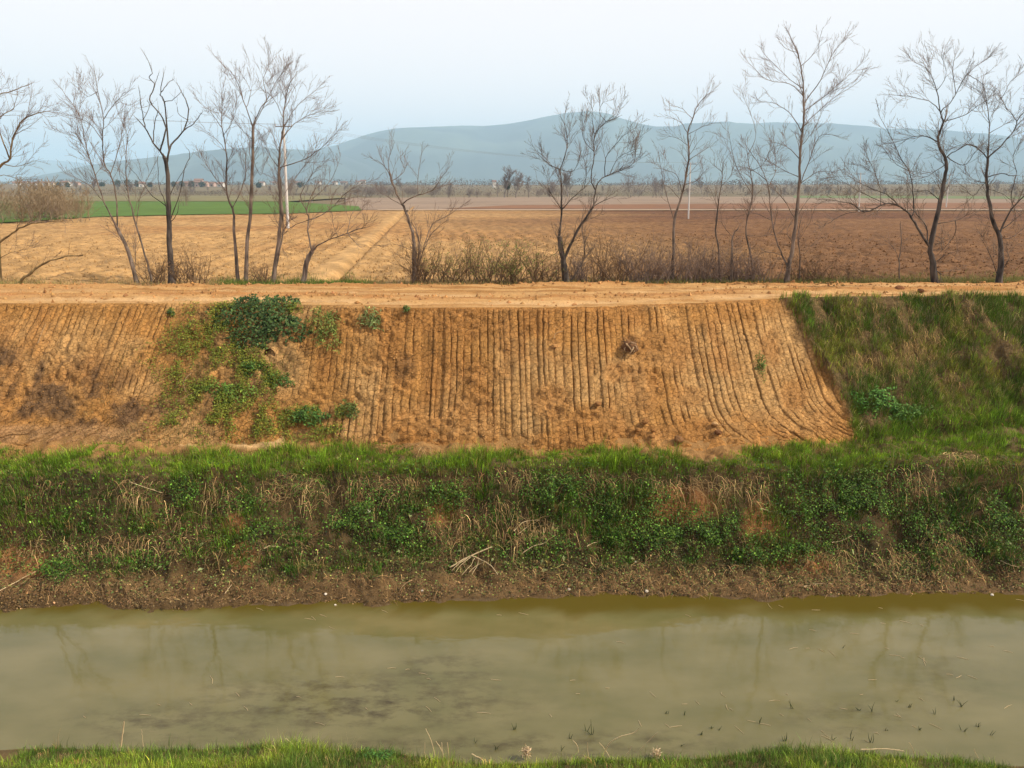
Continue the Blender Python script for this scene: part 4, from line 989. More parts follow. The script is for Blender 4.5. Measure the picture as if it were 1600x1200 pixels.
tree('bare_tree', 'short many-stemmed tree standing alone near the middle of the left half', 22.7,
     (z2((800, 1142), (800, 1000), (798, 930), (785, 880), (752, 790), (720, 730), (692, 655)), 7, 3.4, 0.1),
     [(z2((692, 655), (665, 600), (600, 560)), 2.6, 0.9, 0.3), (z2((692, 655), (680, 575), (700, 515)), 2.4, 0.9, -0.2), (z2((695, 670), (745, 635), (770, 590)), 2.6, 0.9, 0.3), (z2((745, 780), (800, 742), (890, 708), (930, 650), (968, 602)), 4, 1, -0.4),
      (z2((815, 735), (820, 640), (840, 530)), 2.4, 0.8, 0.3), (z2((880, 710), (920, 700), (950, 670)), 1.8, 0.8, 0.2), (z2((840, 1142), (822, 1000), (820, 930), (800, 880)), 5, 3, 0.1), (z2((815, 1142), (812, 1020), (795, 960)), 4, 2, -0.1),
      (z2((855, 1142), (852, 960), (890, 870), (960, 830), (1010, 795)), 3.2, 0.9, 0.3), (z2((835, 1040), (880, 920), (960, 850)), 2.2, 0.8, -0.3), (z2((790, 1000), (720, 965), (660, 968)), 2, 0.8, 0.2), (z2((752, 790), (690, 750), (640, 720)), 2, 0.8, 0.2), (z2((745, 610), (735, 560), (750, 540)), 1.5, 0.7, 0.1)], twig=(0.17, 0.2, 0.55))
tree('bare_tree', 'dark V-forked tree rising before the hill summit', 22.6,
     (z3((318, 1155), (305, 1080), (298, 1030), (282, 930)), 12, 7, 0.0),
     [(z3((282, 930), (292, 800), (292, 700), (285, 615)), 6, 4, 0.3), (z3((285, 620), (240, 592), (190, 550)), 3.2, 1, -0.3), (z3((285, 610), (318, 510), (308, 410), (290, 370)), 3.4, 1, 0.3), (z3((295, 620), (350, 620), (380, 540)), 2, 0.8, -0.2),
      (z3((300, 1040), (365, 905), (440, 790)), 8.5, 6.5, -0.3), (z3((440, 790), (452, 710), (480, 655), (560, 622), (630, 580), (645, 470)), 4.5, 1, 0.3), (z3((452, 715), (430, 660), (442, 560), (450, 450), (500, 392), (545, 372), (570, 310)), 3.6, 0.9, -0.4),
      (z3((292, 800), (350, 742), (400, 702)), 3.4, 1.6, 0.2), (z3((400, 702), (410, 620), (395, 560)), 2.2, 0.8, 0.2), (z3((440, 790), (490, 760), (540, 742)), 2.6, 1, 0.2), (z3((490, 650), (500, 560), (560, 480), (620, 430)), 2.6, 0.9, 0.3), (z3((450, 460), (435, 380), (440, 320)), 2, 0.8, 0.2), (z3((290, 790), (240, 720), (220, 640)), 2.2, 0.8, -0.3), (z3((445, 540), (395, 470), (390, 400)), 2, 0.8, 0.2), (z3((520, 635), (560, 560), (640, 520)), 1.8, 0.8, -0.3), (z3((500, 395), (470, 350), (480, 310)), 1.6, 0.7, 0.1),
      (z3((385, 1155), (398, 1030), (390, 890)), 4, 1.6, 0.3)], twig=(0.13, 0.2, 0.6), mats=(M_bark_dark, M_bark))
tree('bare_tree', 'slim straight tree beside the thin white pole right of the summit', 23.0,
     (z3((810, 1140), (818, 1000), (820, 860), (858, 725), (888, 570), (886, 450), (905, 380), (932, 310), (990, 255)), 6, 1, 0.3),
     [(z3((858, 725), (832, 640), (762, 612)), 2.6, 0.9, -0.3), (z3((890, 565), (980, 510)), 2.4, 0.9, 0.3), (z3((886, 460), (850, 395), (780, 360)), 2.2, 0.8, 0.3), (z3((872, 690), (930, 665), (955, 620)), 2.2, 0.8, -0.2), (z3((820, 850), (780, 720), (750, 560)), 2.6, 0.8, 0.3), (z3((886, 450), (960, 410), (1000, 400)), 1.8, 0.7, 0.2), (z3((905, 380), (860, 330), (820, 320)), 1.6, 0.7, -0.2), (z3((888, 520), (840, 470), (800, 460)), 1.8, 0.7, 0.2), (z3((845, 760), (800, 700), (760, 690)), 1.8, 0.7, 0.2)], twig=(0.18, 0.2, 0.6))
tree('sapling', 'pale thin sapling in the brambles left of the tallest tree', 23.1,
     (z3((1035, 1140), (1030, 1000), (1015, 900), (1030, 750), (1042, 680), (1050, 580)), 4, 1, 0.2),
     [(z3((1015, 900), (1025, 800), (985, 700)), 1.8, 0.7, 0.2), (z3((1040, 690), (1090, 640)), 1.5, 0.7, 0.2), (z3((1045, 640), (1000, 590)), 1.5, 0.7, -0.2)], twig=(0.18, 0.2, 0.6))
tree('sapling', 'short dark sapling with a bent arm beside the pale thin one', 22.8,
     (z3((1090, 1140), (1090, 1030), (1095, 930), (1120, 890)), 4.5, 1.6, 0.2),
     [(z3((1095, 930), (1060, 890), (1040, 860)), 1.8, 0.8, 0.2), (z3((1092, 1030), (1130, 1000)), 1.6, 0.8, 0.2)], twig=(0.18, 0.2, 0.5))
tree('sapling', 'leaning pale sapling touching the tallest tree from the left', 23.2,
     (z4((55, 1140), (40, 1040), (15, 900), (45, 760), (35, 650), (20, 560)), 4, 1, 0.3),
     [(z4((45, 770), (-30, 620), (-60, 480)), 2.2, 0.8, 0.3), (z4((40, 660), (90, 620), (120, 560)), 1.8, 0.8, -0.2), (z4((25, 950), (90, 940), (150, 930)), 1.8, 0.8, 0.2), (z4((30, 580), (60, 480), (0, 300)), 2.2, 0.8, 0.3)], twig=(0.16, 0.25, 0.7))
tree('bare_tree', 'tallest bare tree with a fan of fine upright branches', 22.6,
     (z4((198, 1142), (205, 1080), (218, 1030), (236, 900), (250, 760), (256, 600), (266, 480), (275, 380), (270, 250), (245, 120), (200, 20)), 9.5, 1.2, 0.1),
     [(z4((205, 1080), (185, 1040), (152, 960), (132, 870), (115, 720), (80, 630), (20, 540)), 6, 1.2, 0.4), (z4((252, 720), (285, 640), (335, 510), (370, 485), (430, 495)), 3, 0.9, -0.3), (z4((256, 700), (330, 655), (400, 655)), 2.6, 0.9, 0.3), (z4((247, 690), (185, 645), (110, 600)), 2.6, 0.9, 0.3),
      (z4((258, 590), (205, 545), (120, 515)), 2.6, 0.9, -0.3), (z4((266, 480), (220, 400), (150, 350), (80, 340)), 3, 0.9, 0.3), (z4((268, 470), (300, 420), (400, 330), (520, 250)), 3, 0.9, -0.4), (z4((276, 350), (350, 240), (405, 120), (475, 45)), 2.8, 0.9, 0.4), (z4((270, 300), (190, 220), (100, 130)), 2.4, 0.8, 0.3),
      (z4((273, 320), (210, 260), (110, 240), (30, 170)), 2.4, 0.8, -0.3), (z4((275, 380), (410, 280), (520, 180)), 2.4, 0.8, 0.3), (z4((262, 180), (330, 110), (350, 40)), 2, 0.8, -0.2), (z4((220, 985), (200, 920), (240, 840)), 2.2, 1, 0.2), (z4((232, 850), (160, 745), (100, 710)), 2.6, 0.9, -0.3), (z4((245, 130), (190, 100), (165, 70)), 1.6, 0.7, 0.2),
      (z4((115, 720), (150, 640), (140, 540)), 2, 0.8, 0.2), (z4((132, 870), (60, 840), (-20, 850)), 2, 0.8, 0.2), (z4((175, 1020), (100, 1010), (50, 1050)), 2, 0.8, 0.2), (z4((262, 530), (310, 480), (350, 400)), 2, 0.8, 0.2), (z4((110, 690), (40, 640), (0, 640)), 2, 0.8, -0.2), (z4((240, 860), (290, 780), (410, 650)), 1.6, 0.7, 0.3), (z4((275, 400), (330, 340), (430, 280)), 1.8, 0.7, -0.2)], twig=(0.14, 0.2, 0.55), mats=(M_bark, M_twig))
tree('bare_tree', 'gnarled dark tree with a long limb arching down to the left', 22.4,
     (z4((865, 1142), (850, 1060), (840, 990), (870, 850), (895, 720), (910, 640), (905, 590), (872, 520), (898, 430)), 11, 4.5, 0.0),
     [(z4((840, 990), (780, 900), (742, 840), (690, 802), (640, 796), (545, 832), (480, 792), (340, 775)), 7.5, 1.5, -0.6), (z4((755, 850), (765, 830), (760, 740), (745, 650), (700, 580), (660, 490), (615, 410)), 4, 1, 0.4), (z4((700, 805), (640, 752), (560, 720), (470, 670)), 3, 0.9, -0.3),
      (z4((898, 430), (890, 380), (940, 330), (1000, 220), (1100, 140)), 4, 0.9, 0.3), (z4((905, 590), (950, 560), (1010, 530), (1050, 545)), 3.5, 1.2, -0.3), (z4((930, 600), (985, 625), (1040, 565)), 3, 1, -0.4), (z4((880, 525), (800, 490), (705, 515)), 4, 1, 0.3),
      (z4((890, 620), (862, 650), (810, 680), (745, 690)), 2.6, 0.8, -0.3), (z4((880, 780), (830, 740), (765, 742)), 3, 1, 0.3), (z4((872, 390), (868, 290), (830, 200), (770, 165)), 3, 0.8, 0.3), (z4((885, 385), (850, 345), (760, 320), (680, 310)), 2.6, 0.8, -0.3),
      (z4((905, 440), (990, 400), (1060, 352), (1095, 330)), 2.8, 0.9, 0.3), (z4((872, 900), (950, 870), (1035, 830)), 2.4, 0.9, 0.3), (z4((955, 868), (950, 930), (885, 1010)), 2.6, 0.9, 0.1), (z4((868, 1050), (900, 1030), (925, 1018)), 2.2, 0.8, -0.1), (z4((640, 796), (520, 740), (440, 690)), 2.2, 0.8, 0.3), (z4((545, 832), (460, 840), (380, 885)), 2, 0.8, -0.3),
      (z4((825, 970), (820, 900), (770, 830)), 4, 2.4, 0.3), (z4((960, 300), (940, 200), (950, 130)), 2, 0.8, 0.2), (z4((1000, 225), (1060, 250), (1090, 300)), 1.8, 0.8, 0.2), (z4((868, 290), (910, 220), (890, 140)), 1.8, 0.7, -0.2), (z4((745, 640), (690, 620), (640, 560)), 2, 0.8, 0.2), (z4((610, 795), (610, 700), (560, 590)), 1.8, 0.7, 0.2), (z4((862, 1080), (885, 1110), (878, 1145)), 3, 2, -0.1)], twig=(0.15, 0.25, 0.7), mats=(M_bark_dark, M_bark))
tree('bare_tree', 'crooked dark tree nearest the right edge of the view', 22.5,
     (z4((1148, 1132), (1155, 1040), (1150, 950), (1122, 880), (1100, 780), (1090, 680), (1095, 590)), 10, 5, 0.1),
     [(z4((1095, 590), (1103, 480), (1092, 350), (1070, 250)), 4, 0.9, 0.3), (z4((1155, 935), (1200, 822), (1262, 755), (1320, 700)), 6, 2, -0.3), (z4((1095, 590), (1150, 540), (1212, 470), (1222, 425), (1182, 372), (1150, 320)), 4.5, 1, -0.3), (z4((1222, 428), (1262, 380), (1300, 330)), 2.4, 0.8, 0.3),
      (z4((1090, 582), (1042, 545), (990, 530), (905, 560)), 3, 0.9, -0.4), (z4((1095, 685), (1155, 660), (1222, 668), (1210, 580), (1240, 520)), 3.4, 0.9, 0.3), (z4((1222, 672), (1200, 760), (1212, 810)), 2.6, 1.6, -0.2), (z4((1165, 925), (1210, 870), (1262, 828)), 2.8, 1, 0.3), (z4((1090, 692), (1050, 695)), 2.4, 1, 0.1), (z4((1115, 740), (1160, 750), (1200, 780)), 1.8, 0.8, -0.2),
      (z4((1080, 690), (1030, 760), (990, 720)), 1.6, 0.7, 0.2), (z4((1100, 480), (1170, 440), (1215, 430)), 1.8, 0.8, 0.2), (z4((1092, 360), (1060, 300), (1000, 260)), 1.6, 0.7, 0.2), (z4((1130, 1135), (1120, 1060), (1085, 985)), 2.6, 1, 0.2), (z4((1170, 1110), (1190, 1040), (1180, 1028)), 2, 1.2, 0.1), (z4((1160, 330), (1200, 250), (1260, 200)), 1.8, 0.7, 0.2), (z4((1150, 930), (1190, 950), (1262, 900)), 2, 0.8, 0.3)], twig=(0.17, 0.25, 0.75), mats=(M_bark_dark, M_bark))
tree('sapling', 'wispy upright sapling in the field edge between tallest and gnarled tree', 23.3,
     (z4((705, 1140), (700, 1060), (708, 980), (705, 880)), 2.6, 0.9, 0.1), [(z4((705, 1060), (680, 1000), (640, 960)), 1.3, 0.7, 0.1)], twig=(0.16, 0.15, 0.45))
tree('sapling', 'fine twiggy sapling just right of the tallest trunk', 23.0,
     (z4((252, 1140), (258, 1040), (248, 940), (265, 850)), 2.8, 0.9, 0.1), [(z4((256, 1040), (320, 970), (350, 950)), 1.3, 0.7, 0.1), (z4((250, 960), (300, 880), (320, 820)), 1.3, 0.7, 0.1)], twig=(0.14, 0.2, 0.5))

# shrubs and brambles between road and field
def shrub(name, label, px, py, Y, w, h, n, mat, leaves=None, group='brambles and shrubs behind the dirt road', lean=0.0, cat='shrub', rmin=0.003):
    c = at_y(px, py, Y)
    base = np.array([c[0], Y, ground_at(c[0], Y) - 0.02])
    root = empty(name, tuple(base), label, cat, group)
    st, tw, tips = [], [], []
    for i in range(int(n * 1.7)):
        p = base + np.array([rng.normal(0, w * 0.30), rng.normal(0, 0.18), 0.0])
        d = unit(np.array([rng.normal(lean, 0.40), rng.normal(0, 0.3), 1.0]))
        L = h * rng.uniform(0.55, 1.15)
        q, qr = walk(p, d, L, rng.uniform(0.007, 0.014), 0.12, -0.02 if rng.uniform() < 0.5 else 0.03, 0.16, 0.3)
        st.append((q, qr)); sprout(q, qr, tw, 0, 0.12, 0.15, 0.5, 0.15, 0.1, 1.1, rmin, 0.25, 1)
    V, Fq = tubes(st, 4); o = mesh_np('stems', V - base, Fq, mat, parent=root); o['kind'] = 'stuff'
    V, Fq = tubes(tw, 3); o = mesh_np('twigs', V - base, Fq, mat, parent=root); o['kind'] = 'stuff'
    if leaves is not None:
        num, size, c1, c2 = leaves
        j = rng.integers(0, len(tw), num)
        P = np.array([tw[a][0][rng.integers(1, len(tw[a][0]))] for a in j]) + rng.normal(0, 0.02, (num, 3))
        nr = unit(rng.normal(0, 1, (num, 3)) + np.array([0.3, -0.3, 0.8]))
        V, Fc, cc = leaves_geo(P - base, rng.uniform(0.6, 1.3, num) * size, nr, lerp3(c1, c2, rng.uniform(0, 1, num)) * vary((1, 1, 1), num, 0.25, 0.08), 0.6)
        o = mesh_np('foliage', V, Fc, M_leaf, cc, parent=root); o['kind'] = 'stuff'
    return root
BUD = (1100, 0.036, (0.14, 0.17, 0.035), (0.24, 0.23, 0.07))
BROWNL = (380, 0.03, (0.16, 0.09, 0.045), (0.25, 0.15, 0.07))
for a in [(255, 442, 'grey twiggy scrub around the foot of the dead dark trunk', 1.2, 0.75, 20, M_twig_warm, BROWNL), (300, 443, 'fine brown scrub right of the dead dark trunk', 0.9, 1.0, 18, M_twig_warm, BROWNL),
          (415, 442, 'small brown scrub at the foot of the paired pale stems', 0.5, 0.6, 12, M_twig_warm, BROWNL), (655, 445, 'dense basal shoots around the many-stemmed short tree', 0.6, 1.2, 24, M_twig_warm, None),
          (700, 442, 'budding olive bush right of the many-stemmed short tree', 0.9, 1.0, 20, M_twig_warm, BUD), (750, 444, 'loose budding bush with yellowish-green buds in the middle', 1.2, 1.25, 24, M_twig_warm, BUD),
          (805, 444, 'greenest budding bush left of the V-forked tree', 1.2, 1.25, 28, M_twig_warm, (2200, 0.038, (0.11, 0.16, 0.03), (0.21, 0.23, 0.06))), (850, 445, 'thin brown brambles against the foot of the V-forked tree', 0.8, 0.9, 16, M_twig_warm, BROWNL),
          (905, 446, 'dark tangled brambles between the V-forked tree and its thin neighbour', 0.8, 0.9, 26, M_twig, BROWNL), (950, 445, 'arching brambles with a bent bare stem', 1.0, 1.5, 22, M_twig_warm, BROWNL),
          (1000, 444, 'thick brown bramble tangle left of the slim straight tree', 1.1, 1.3, 30, M_twig, BROWNL), (1045, 443, 'brown brambles round the foot of the slim straight tree', 1.0, 1.1, 26, M_twig, BROWNL),
          (1090, 443, 'dense rust-brown thicket right of the slim straight tree', 1.2, 1.3, 34, M_twig, BROWNL), (1135, 442, 'dense grey-brown thicket around the pale thin sapling', 1.1, 1.15, 30, M_twig, BROWNL),
          (1180, 442, 'low brown thicket left of the tallest trunk', 1.0, 0.9, 24, M_twig, BROWNL), (1265, 441, 'fine twiggy scrub right of the tallest trunk', 1.2, 0.9, 22, M_twig_warm, None), (1320, 440, 'last low wispy scrub before the gnarled tree', 0.9, 0.5, 12, M_twig_warm, None)]:
    shrub('shrub', a[2], a[0], a[1], 22.7 + rng.uniform(-0.2, 0.3), a[3], a[4], a[5], a[6], a[7])

# leafy plants on the earth slope and elsewhere
def leafy(name, label, px, py, w, h, n, size, c1, c2, aspect=0.45, lift=0.25, group=None, droop=0.0, cat='plant'):
    """rosettes of broad leaves on short stalks growing from the slope; w, h half-sizes in photo pixels"""
    h0 = hit(px, py); dep = h0[1] * CP - (h0[2] - HC) * SP
    s = dep / F
    base = h0
    root = empty(name, tuple(base), label, cat, group)
    m = n
    a = rng.uniform(0, 2 * np.pi, m); rr = np.sqrt(rng.uniform(0, 1, m))
    bx = px + w * rr * np.cos(a); by = py + h * rr * np.sin(a)
    wob_ = 0.45 + 0.85 * sst(0.15, 0.85, fbm(np.cos(a) * 2.2 + px, np.sin(a) * 2.2 + py, 333, 3))
    bx = px + (bx - px) * wob_; by = np.maximum(py + (by - py) * wob_, 470)
    dx, dy, dz = ray(bx, by)
    # plane of the slope through the base point, tilted as the ground is
    k = (h0[1] * 1.0) / dy
    nrm = np.array([0, -0.7, 0.714])
    cam0 = np.array([0, 0, HC]); D = np.stack([dx, dy, dz], -1)
    t = ((h0 - cam0) @ nrm) / (D @ nrm)
    P = cam0 + D * t[:, None]
    dome = (1 - rr ** 2)
    P = P + nrm * (rng.uniform(0.0, 1.0, m) * (0.05 + lift * dome * (0.3 + 1.3 * fbm(P[:, 0] * 5, P[:, 2] * 5, 334, 2))))[:, None]
    nr = unit(np.stack([np.cos(a) * rr * 0.5 + rng.normal(0.1, 0.45, m), rng.normal(-0.55, 0.4, m), rng.uniform(0.4, 1.3, m)], -1))
    col = lerp3(c1, c2, rng.uniform(0, 1, m) ** 1.5) * vary((1, 1, 1), m, 0.25, 0.08)
    V, Fc, cc = leaves_geo(P - base, rng.uniform(0.6, 1.35, m) * size, nr, col, aspect)
    o = mesh_np('foliage', V, Fc, M_leaf, cc, parent=root); o['kind'] = 'stuff'
    st = []
    for j in rng.choice(m, min(m, 160), replace=False):
        g = P[j] - nrm * (((P[j] - h0) @ nrm) + 0.03)
        st.append((np.array([g, 0.5 * (g + P[j]) + rng.normal(0, 0.01, 3), P[j]]) - base, np.array([0.005, 0.004, 0.003])))
    V, Fq = tubes(st, 3); o = mesh_np('stems', V, Fq, M_stemg, parent=root); o['kind'] = 'stuff'
    return root
M_stemg = plain_mat('green_stem', (0.10, 0.14, 0.035), 0.6, 0.2, 10)
leafy('leafy_plant', 'big dark bluish-green bush spilling over the crest of the earth slope', 415, 508, 76, 44, 3600, 0.085, (0.026, 0.055, 0.014), (0.085, 0.140, 0.040), 0.5, 0.40, cat='bush')
leafy('leafy_plant', 'yellow-green leggy plant hanging right of the big dark bush', 512, 512, 32, 34, 520, 0.10, (0.10, 0.15, 0.025), (0.25, 0.29, 0.07), 0.22, 0.25)
leafy('leafy_plant', 'lone pale green tuft of drooping leaves below the road edge', 581, 499, 19, 17, 200, 0.11, (0.13, 0.19, 0.05), (0.30, 0.36, 0.14), 0.2, 0.22)
leafy('leafy_plant', 'bright leafy weed at the lower right corner of the bare earth', 1362, 628, 44, 28, 1100, 0.065, (0.045, 0.125, 0.018), (0.115, 0.235, 0.035), 0.55, 0.25)
leafy('leafy_plant', 'green leafy weed just right of the bright corner weed', 1420, 648, 34, 18, 560, 0.055, (0.06, 0.14, 0.02), (0.12, 0.22, 0.04), 0.5, 0.18)
leafy('leafy_plant', 'green cushion of weeds below the hole in the earth', 395, 577, 30, 13, 380, 0.06, (0.045, 0.105, 0.018), (0.10, 0.19, 0.035), 0.5, 0.16)
leafy('leafy_plant', 'small round weed at the edge of the tooth marks', 436, 596, 22, 12, 260, 0.055, (0.05, 0.11, 0.02), (0.10, 0.18, 0.035), 0.5, 0.14)
leafy('leafy_plant', 'broad bright weed patch in the middle of the overgrown strip', 352, 612, 46, 22, 700, 0.055, (0.075, 0.145, 0.02), (0.16, 0.24, 0.04), 0.5, 0.15)
leafy('leafy_plant', 'dark weed clump at the foot of the slope beside the first deep marks', 482, 652, 34, 14, 420, 0.06, (0.04, 0.10, 0.018), (0.095, 0.18, 0.035), 0.5, 0.17)
leafy('leafy_plant', 'scruffy weed clump at the slope foot right of the dark one', 546, 642, 18, 18, 200, 0.06, (0.08, 0.12, 0.025), (0.15, 0.18, 0.05), 0.4, 0.15)
leafy('leafy_plant', 'tiny green sprout near the road edge left of the big bush', 268, 489, 6, 5, 60, 0.045, (0.05, 0.10, 0.03), (0.09, 0.16, 0.05), 0.5, 0.08)
leafy('leafy_plant', 'tiny green sprout near the road edge right of the pale tuft', 635, 483, 6, 5, 60, 0.045, (0.07, 0.13, 0.03), (0.12, 0.20, 0.05), 0.5, 0.08)
leafy('leafy_plant', 'green weed growing in the tooth marks near the right end', 1188, 572, 12, 22, 200, 0.05, (0.07, 0.12, 0.02), (0.15, 0.19, 0.04), 0.4, 0.10)
leafy('leafy_plant', 'lush dark clump of weeds at the near water edge', 590, 1184, 28, 12, 420, 0.030, (0.035, 0.105, 0.020), (0.09, 0.20, 0.04), 0.4, 0.10)
for px, py, w, lab in [(372, 440, 22, 'leafy green clump on the far verge below the twin-stemmed tree'), (480, 440, 14, 'leafy green clump on the far verge below the low crooked tree'), (530, 441, 26, 'long low green clump on the far verge right of the crooked tree'), (425, 443, 24, 'thin green clump on the far verge below the paired stems')]:
    leafy('leafy_plant', lab, px, py, w, 3.0, 260, 0.06, (0.05, 0.10, 0.02), (0.11, 0.19, 0.04), 0.45, 0.14)

# broad single leaves lying pale on the lower bank
for i, (px, py) in enumerate([(560, 793), (640, 812), (660, 816), (515, 824), (625, 868), (845, 895), (714, 864), (768, 880), (880, 870), (848, 876), (1330, 861), (246, 892), (308, 894), (320, 850), (1575, 850), (1560, 862), (992, 876), (455, 838)]):
    h0 = hit(px, py)
    V, Fc, cc = leaves_geo(np.array([[0, 0, 0.03]]), np.array([rng.uniform(0.09, 0.14)]), unit(np.array([[rng.normal(0.1, 0.3), -0.6, 0.8]])), np.array([(0.30, 0.34, 0.14)]), 0.5)
    o = mesh_np('broad_leaf', V, Fc, M_leaf, cc); o.location = tuple(h0)
    props(o, 'single broad pale green dock leaf among the weeds of the lower bank', 'leaf', 'pale dock leaves on the lower bank')

# ------------------------------------------------------------------ sticks, roots and stalks
def stick(name, label, pts, r0, r1, mat=M_stalk, lift=0.03, cat='stick', group=None, z=None, branches=()):
    if z is None: P3 = np.array([hit(a, b_) + np.array([0, -0.02, lift]) for a, b_ in pts])
    else: P3 = np.array([at_z(a, b_, z) for a, b_ in pts])
    P3 = refine(P3, 4, 0.004)
    b0 = P3[0].copy(); r = np.linspace(r0, r1, len(P3))
    V, Fq = tubes([(P3 - b0, r)], 6)
    if branches:
        root = empty(name, tuple(b0), label, cat, group)
        mesh_np('stem', V, Fq, mat, parent=root)
        for bp_, q0, q1 in branches:
            B = refine(np.array([hit(a, b_) + np.array([0, -0.03, lift + 0.02]) for a, b_ in bp_]), 4, 0.004)
            V, Fq = tubes([(B - b0, np.linspace(q0, q1, len(B)))], 5); mesh_np('side_stem', V, Fq, mat, parent=root)
        return root
    o = mesh_np(name, V, Fq, mat); o.location = tuple(b0)
    return props(o, label, cat, group)
M_root = plain_mat('brown_root', (0.33, 0.22, 0.12), 0.85, 0.3, 9)
stick('uprooted_stalk', 'pale uprooted stalk with an arched root above the mud', [(703, 893), (735, 876), (770, 861)], 0.014, 0.012, lift=0.09, cat='stalk',
      branches=[([(736, 876), (752, 882), (768, 893), (778, 906)], 0.009, 0.006), ([(736, 878), (724, 888), (712, 902)], 0.006, 0.003), ([(742, 880), (735, 892), (722, 906)], 0.006, 0.003), ([(748, 882), (745, 893), (738, 905)], 0.006, 0.003), ([(730, 880), (716, 890), (706, 900)], 0.006, 0.003), ([(755, 888), (744, 892), (733, 902)], 0.005, 0.003)])
for lab, pts, a, b_ in [
    ('straight bare stick sloping right across the upper middle of the bank', [(897, 767), (918, 778), (935, 790), (965, 794)], 0.011, 0.006),
    ('thin stick crossing the top of the straight bare one', [(893, 788), (905, 782), (915, 778)], 0.006, 0.004),
    ('bent reed arching over the dark weeds in the middle of the bank', [(803, 832), (815, 820), (830, 815), (843, 815)], 0.009, 0.006),
    ('second bent reed just below the arching one', [(808, 838), (822, 826), (836, 818)], 0.007, 0.004),
    ('twisted pale root left of the bent reeds', [(815, 868), (832, 857), (850, 850), (868, 838)], 0.010, 0.005),
    ('short pale stick low in the middle of the bank', [(917, 856), (925, 851), (941, 847)], 0.008, 0.005),
    ('thin silvery stalk lying on the green middle bank', [(947, 820), (965, 828), (985, 838)], 0.006, 0.004),
    ('curved thin stem below the silvery stalk', [(972, 862), (985, 852), (1000, 848)], 0.006, 0.004),
    ('long pale stick in the grass left of the dry patch', [(205, 755), (225, 763), (255, 773)], 0.009, 0.005),
    ('crooked pale root on the left of the bank above the mud', [(86, 908), (97, 897), (105, 893), (112, 886)], 0.011, 0.006),
    ('long straw stem leaning at the far left of the bank', [(0, 926), (28, 911), (58, 895)], 0.009, 0.005),
    ('thin pale stick against the big dark weed mass on the right', [(1299, 850), (1315, 846), (1331, 839)], 0.008, 0.005),
    ('fine white stem right of the bare orange patch', [(1126, 812), (1137, 821), (1151, 826)], 0.006, 0.004),
    ('short pale stick lying flat left of the dark weeds', [(413, 859), (424, 856), (437, 856)], 0.009, 0.006),
    ('pale stick above the waterline near the right edge', [(1562, 878), (1575, 884), (1592, 889)], 0.008, 0.005),
    ('thin white stem at the left edge of the big dark weed mass', [(1187, 796), (1203, 802), (1222, 805)], 0.007, 0.004),
    ('pale reed running flat along the mud on the right', [(1255, 918), (1275, 914), (1300, 914)], 0.007, 0.004),
    ('root bent over the bare orange patch', [(1105, 772), (1112, 763), (1116, 750)], 0.006, 0.004),
    ('short pale stick in the dry mat right of centre', [(852, 752), (864, 747), (876, 754)], 0.008, 0.005),
    ('dry stem pointing up in the mud at the left', [(352, 930), (358, 922), (363, 915)], 0.007, 0.004),
    ('curved brown stem above the mud near the middle left', [(625, 925), (633, 915), (646, 908)], 0.006, 0.004)]:
    stick('dry_stick', lab, pts, a, b_, M_stalk if a > 0.0065 else M_root, group='dry sticks lying on the canal bank')
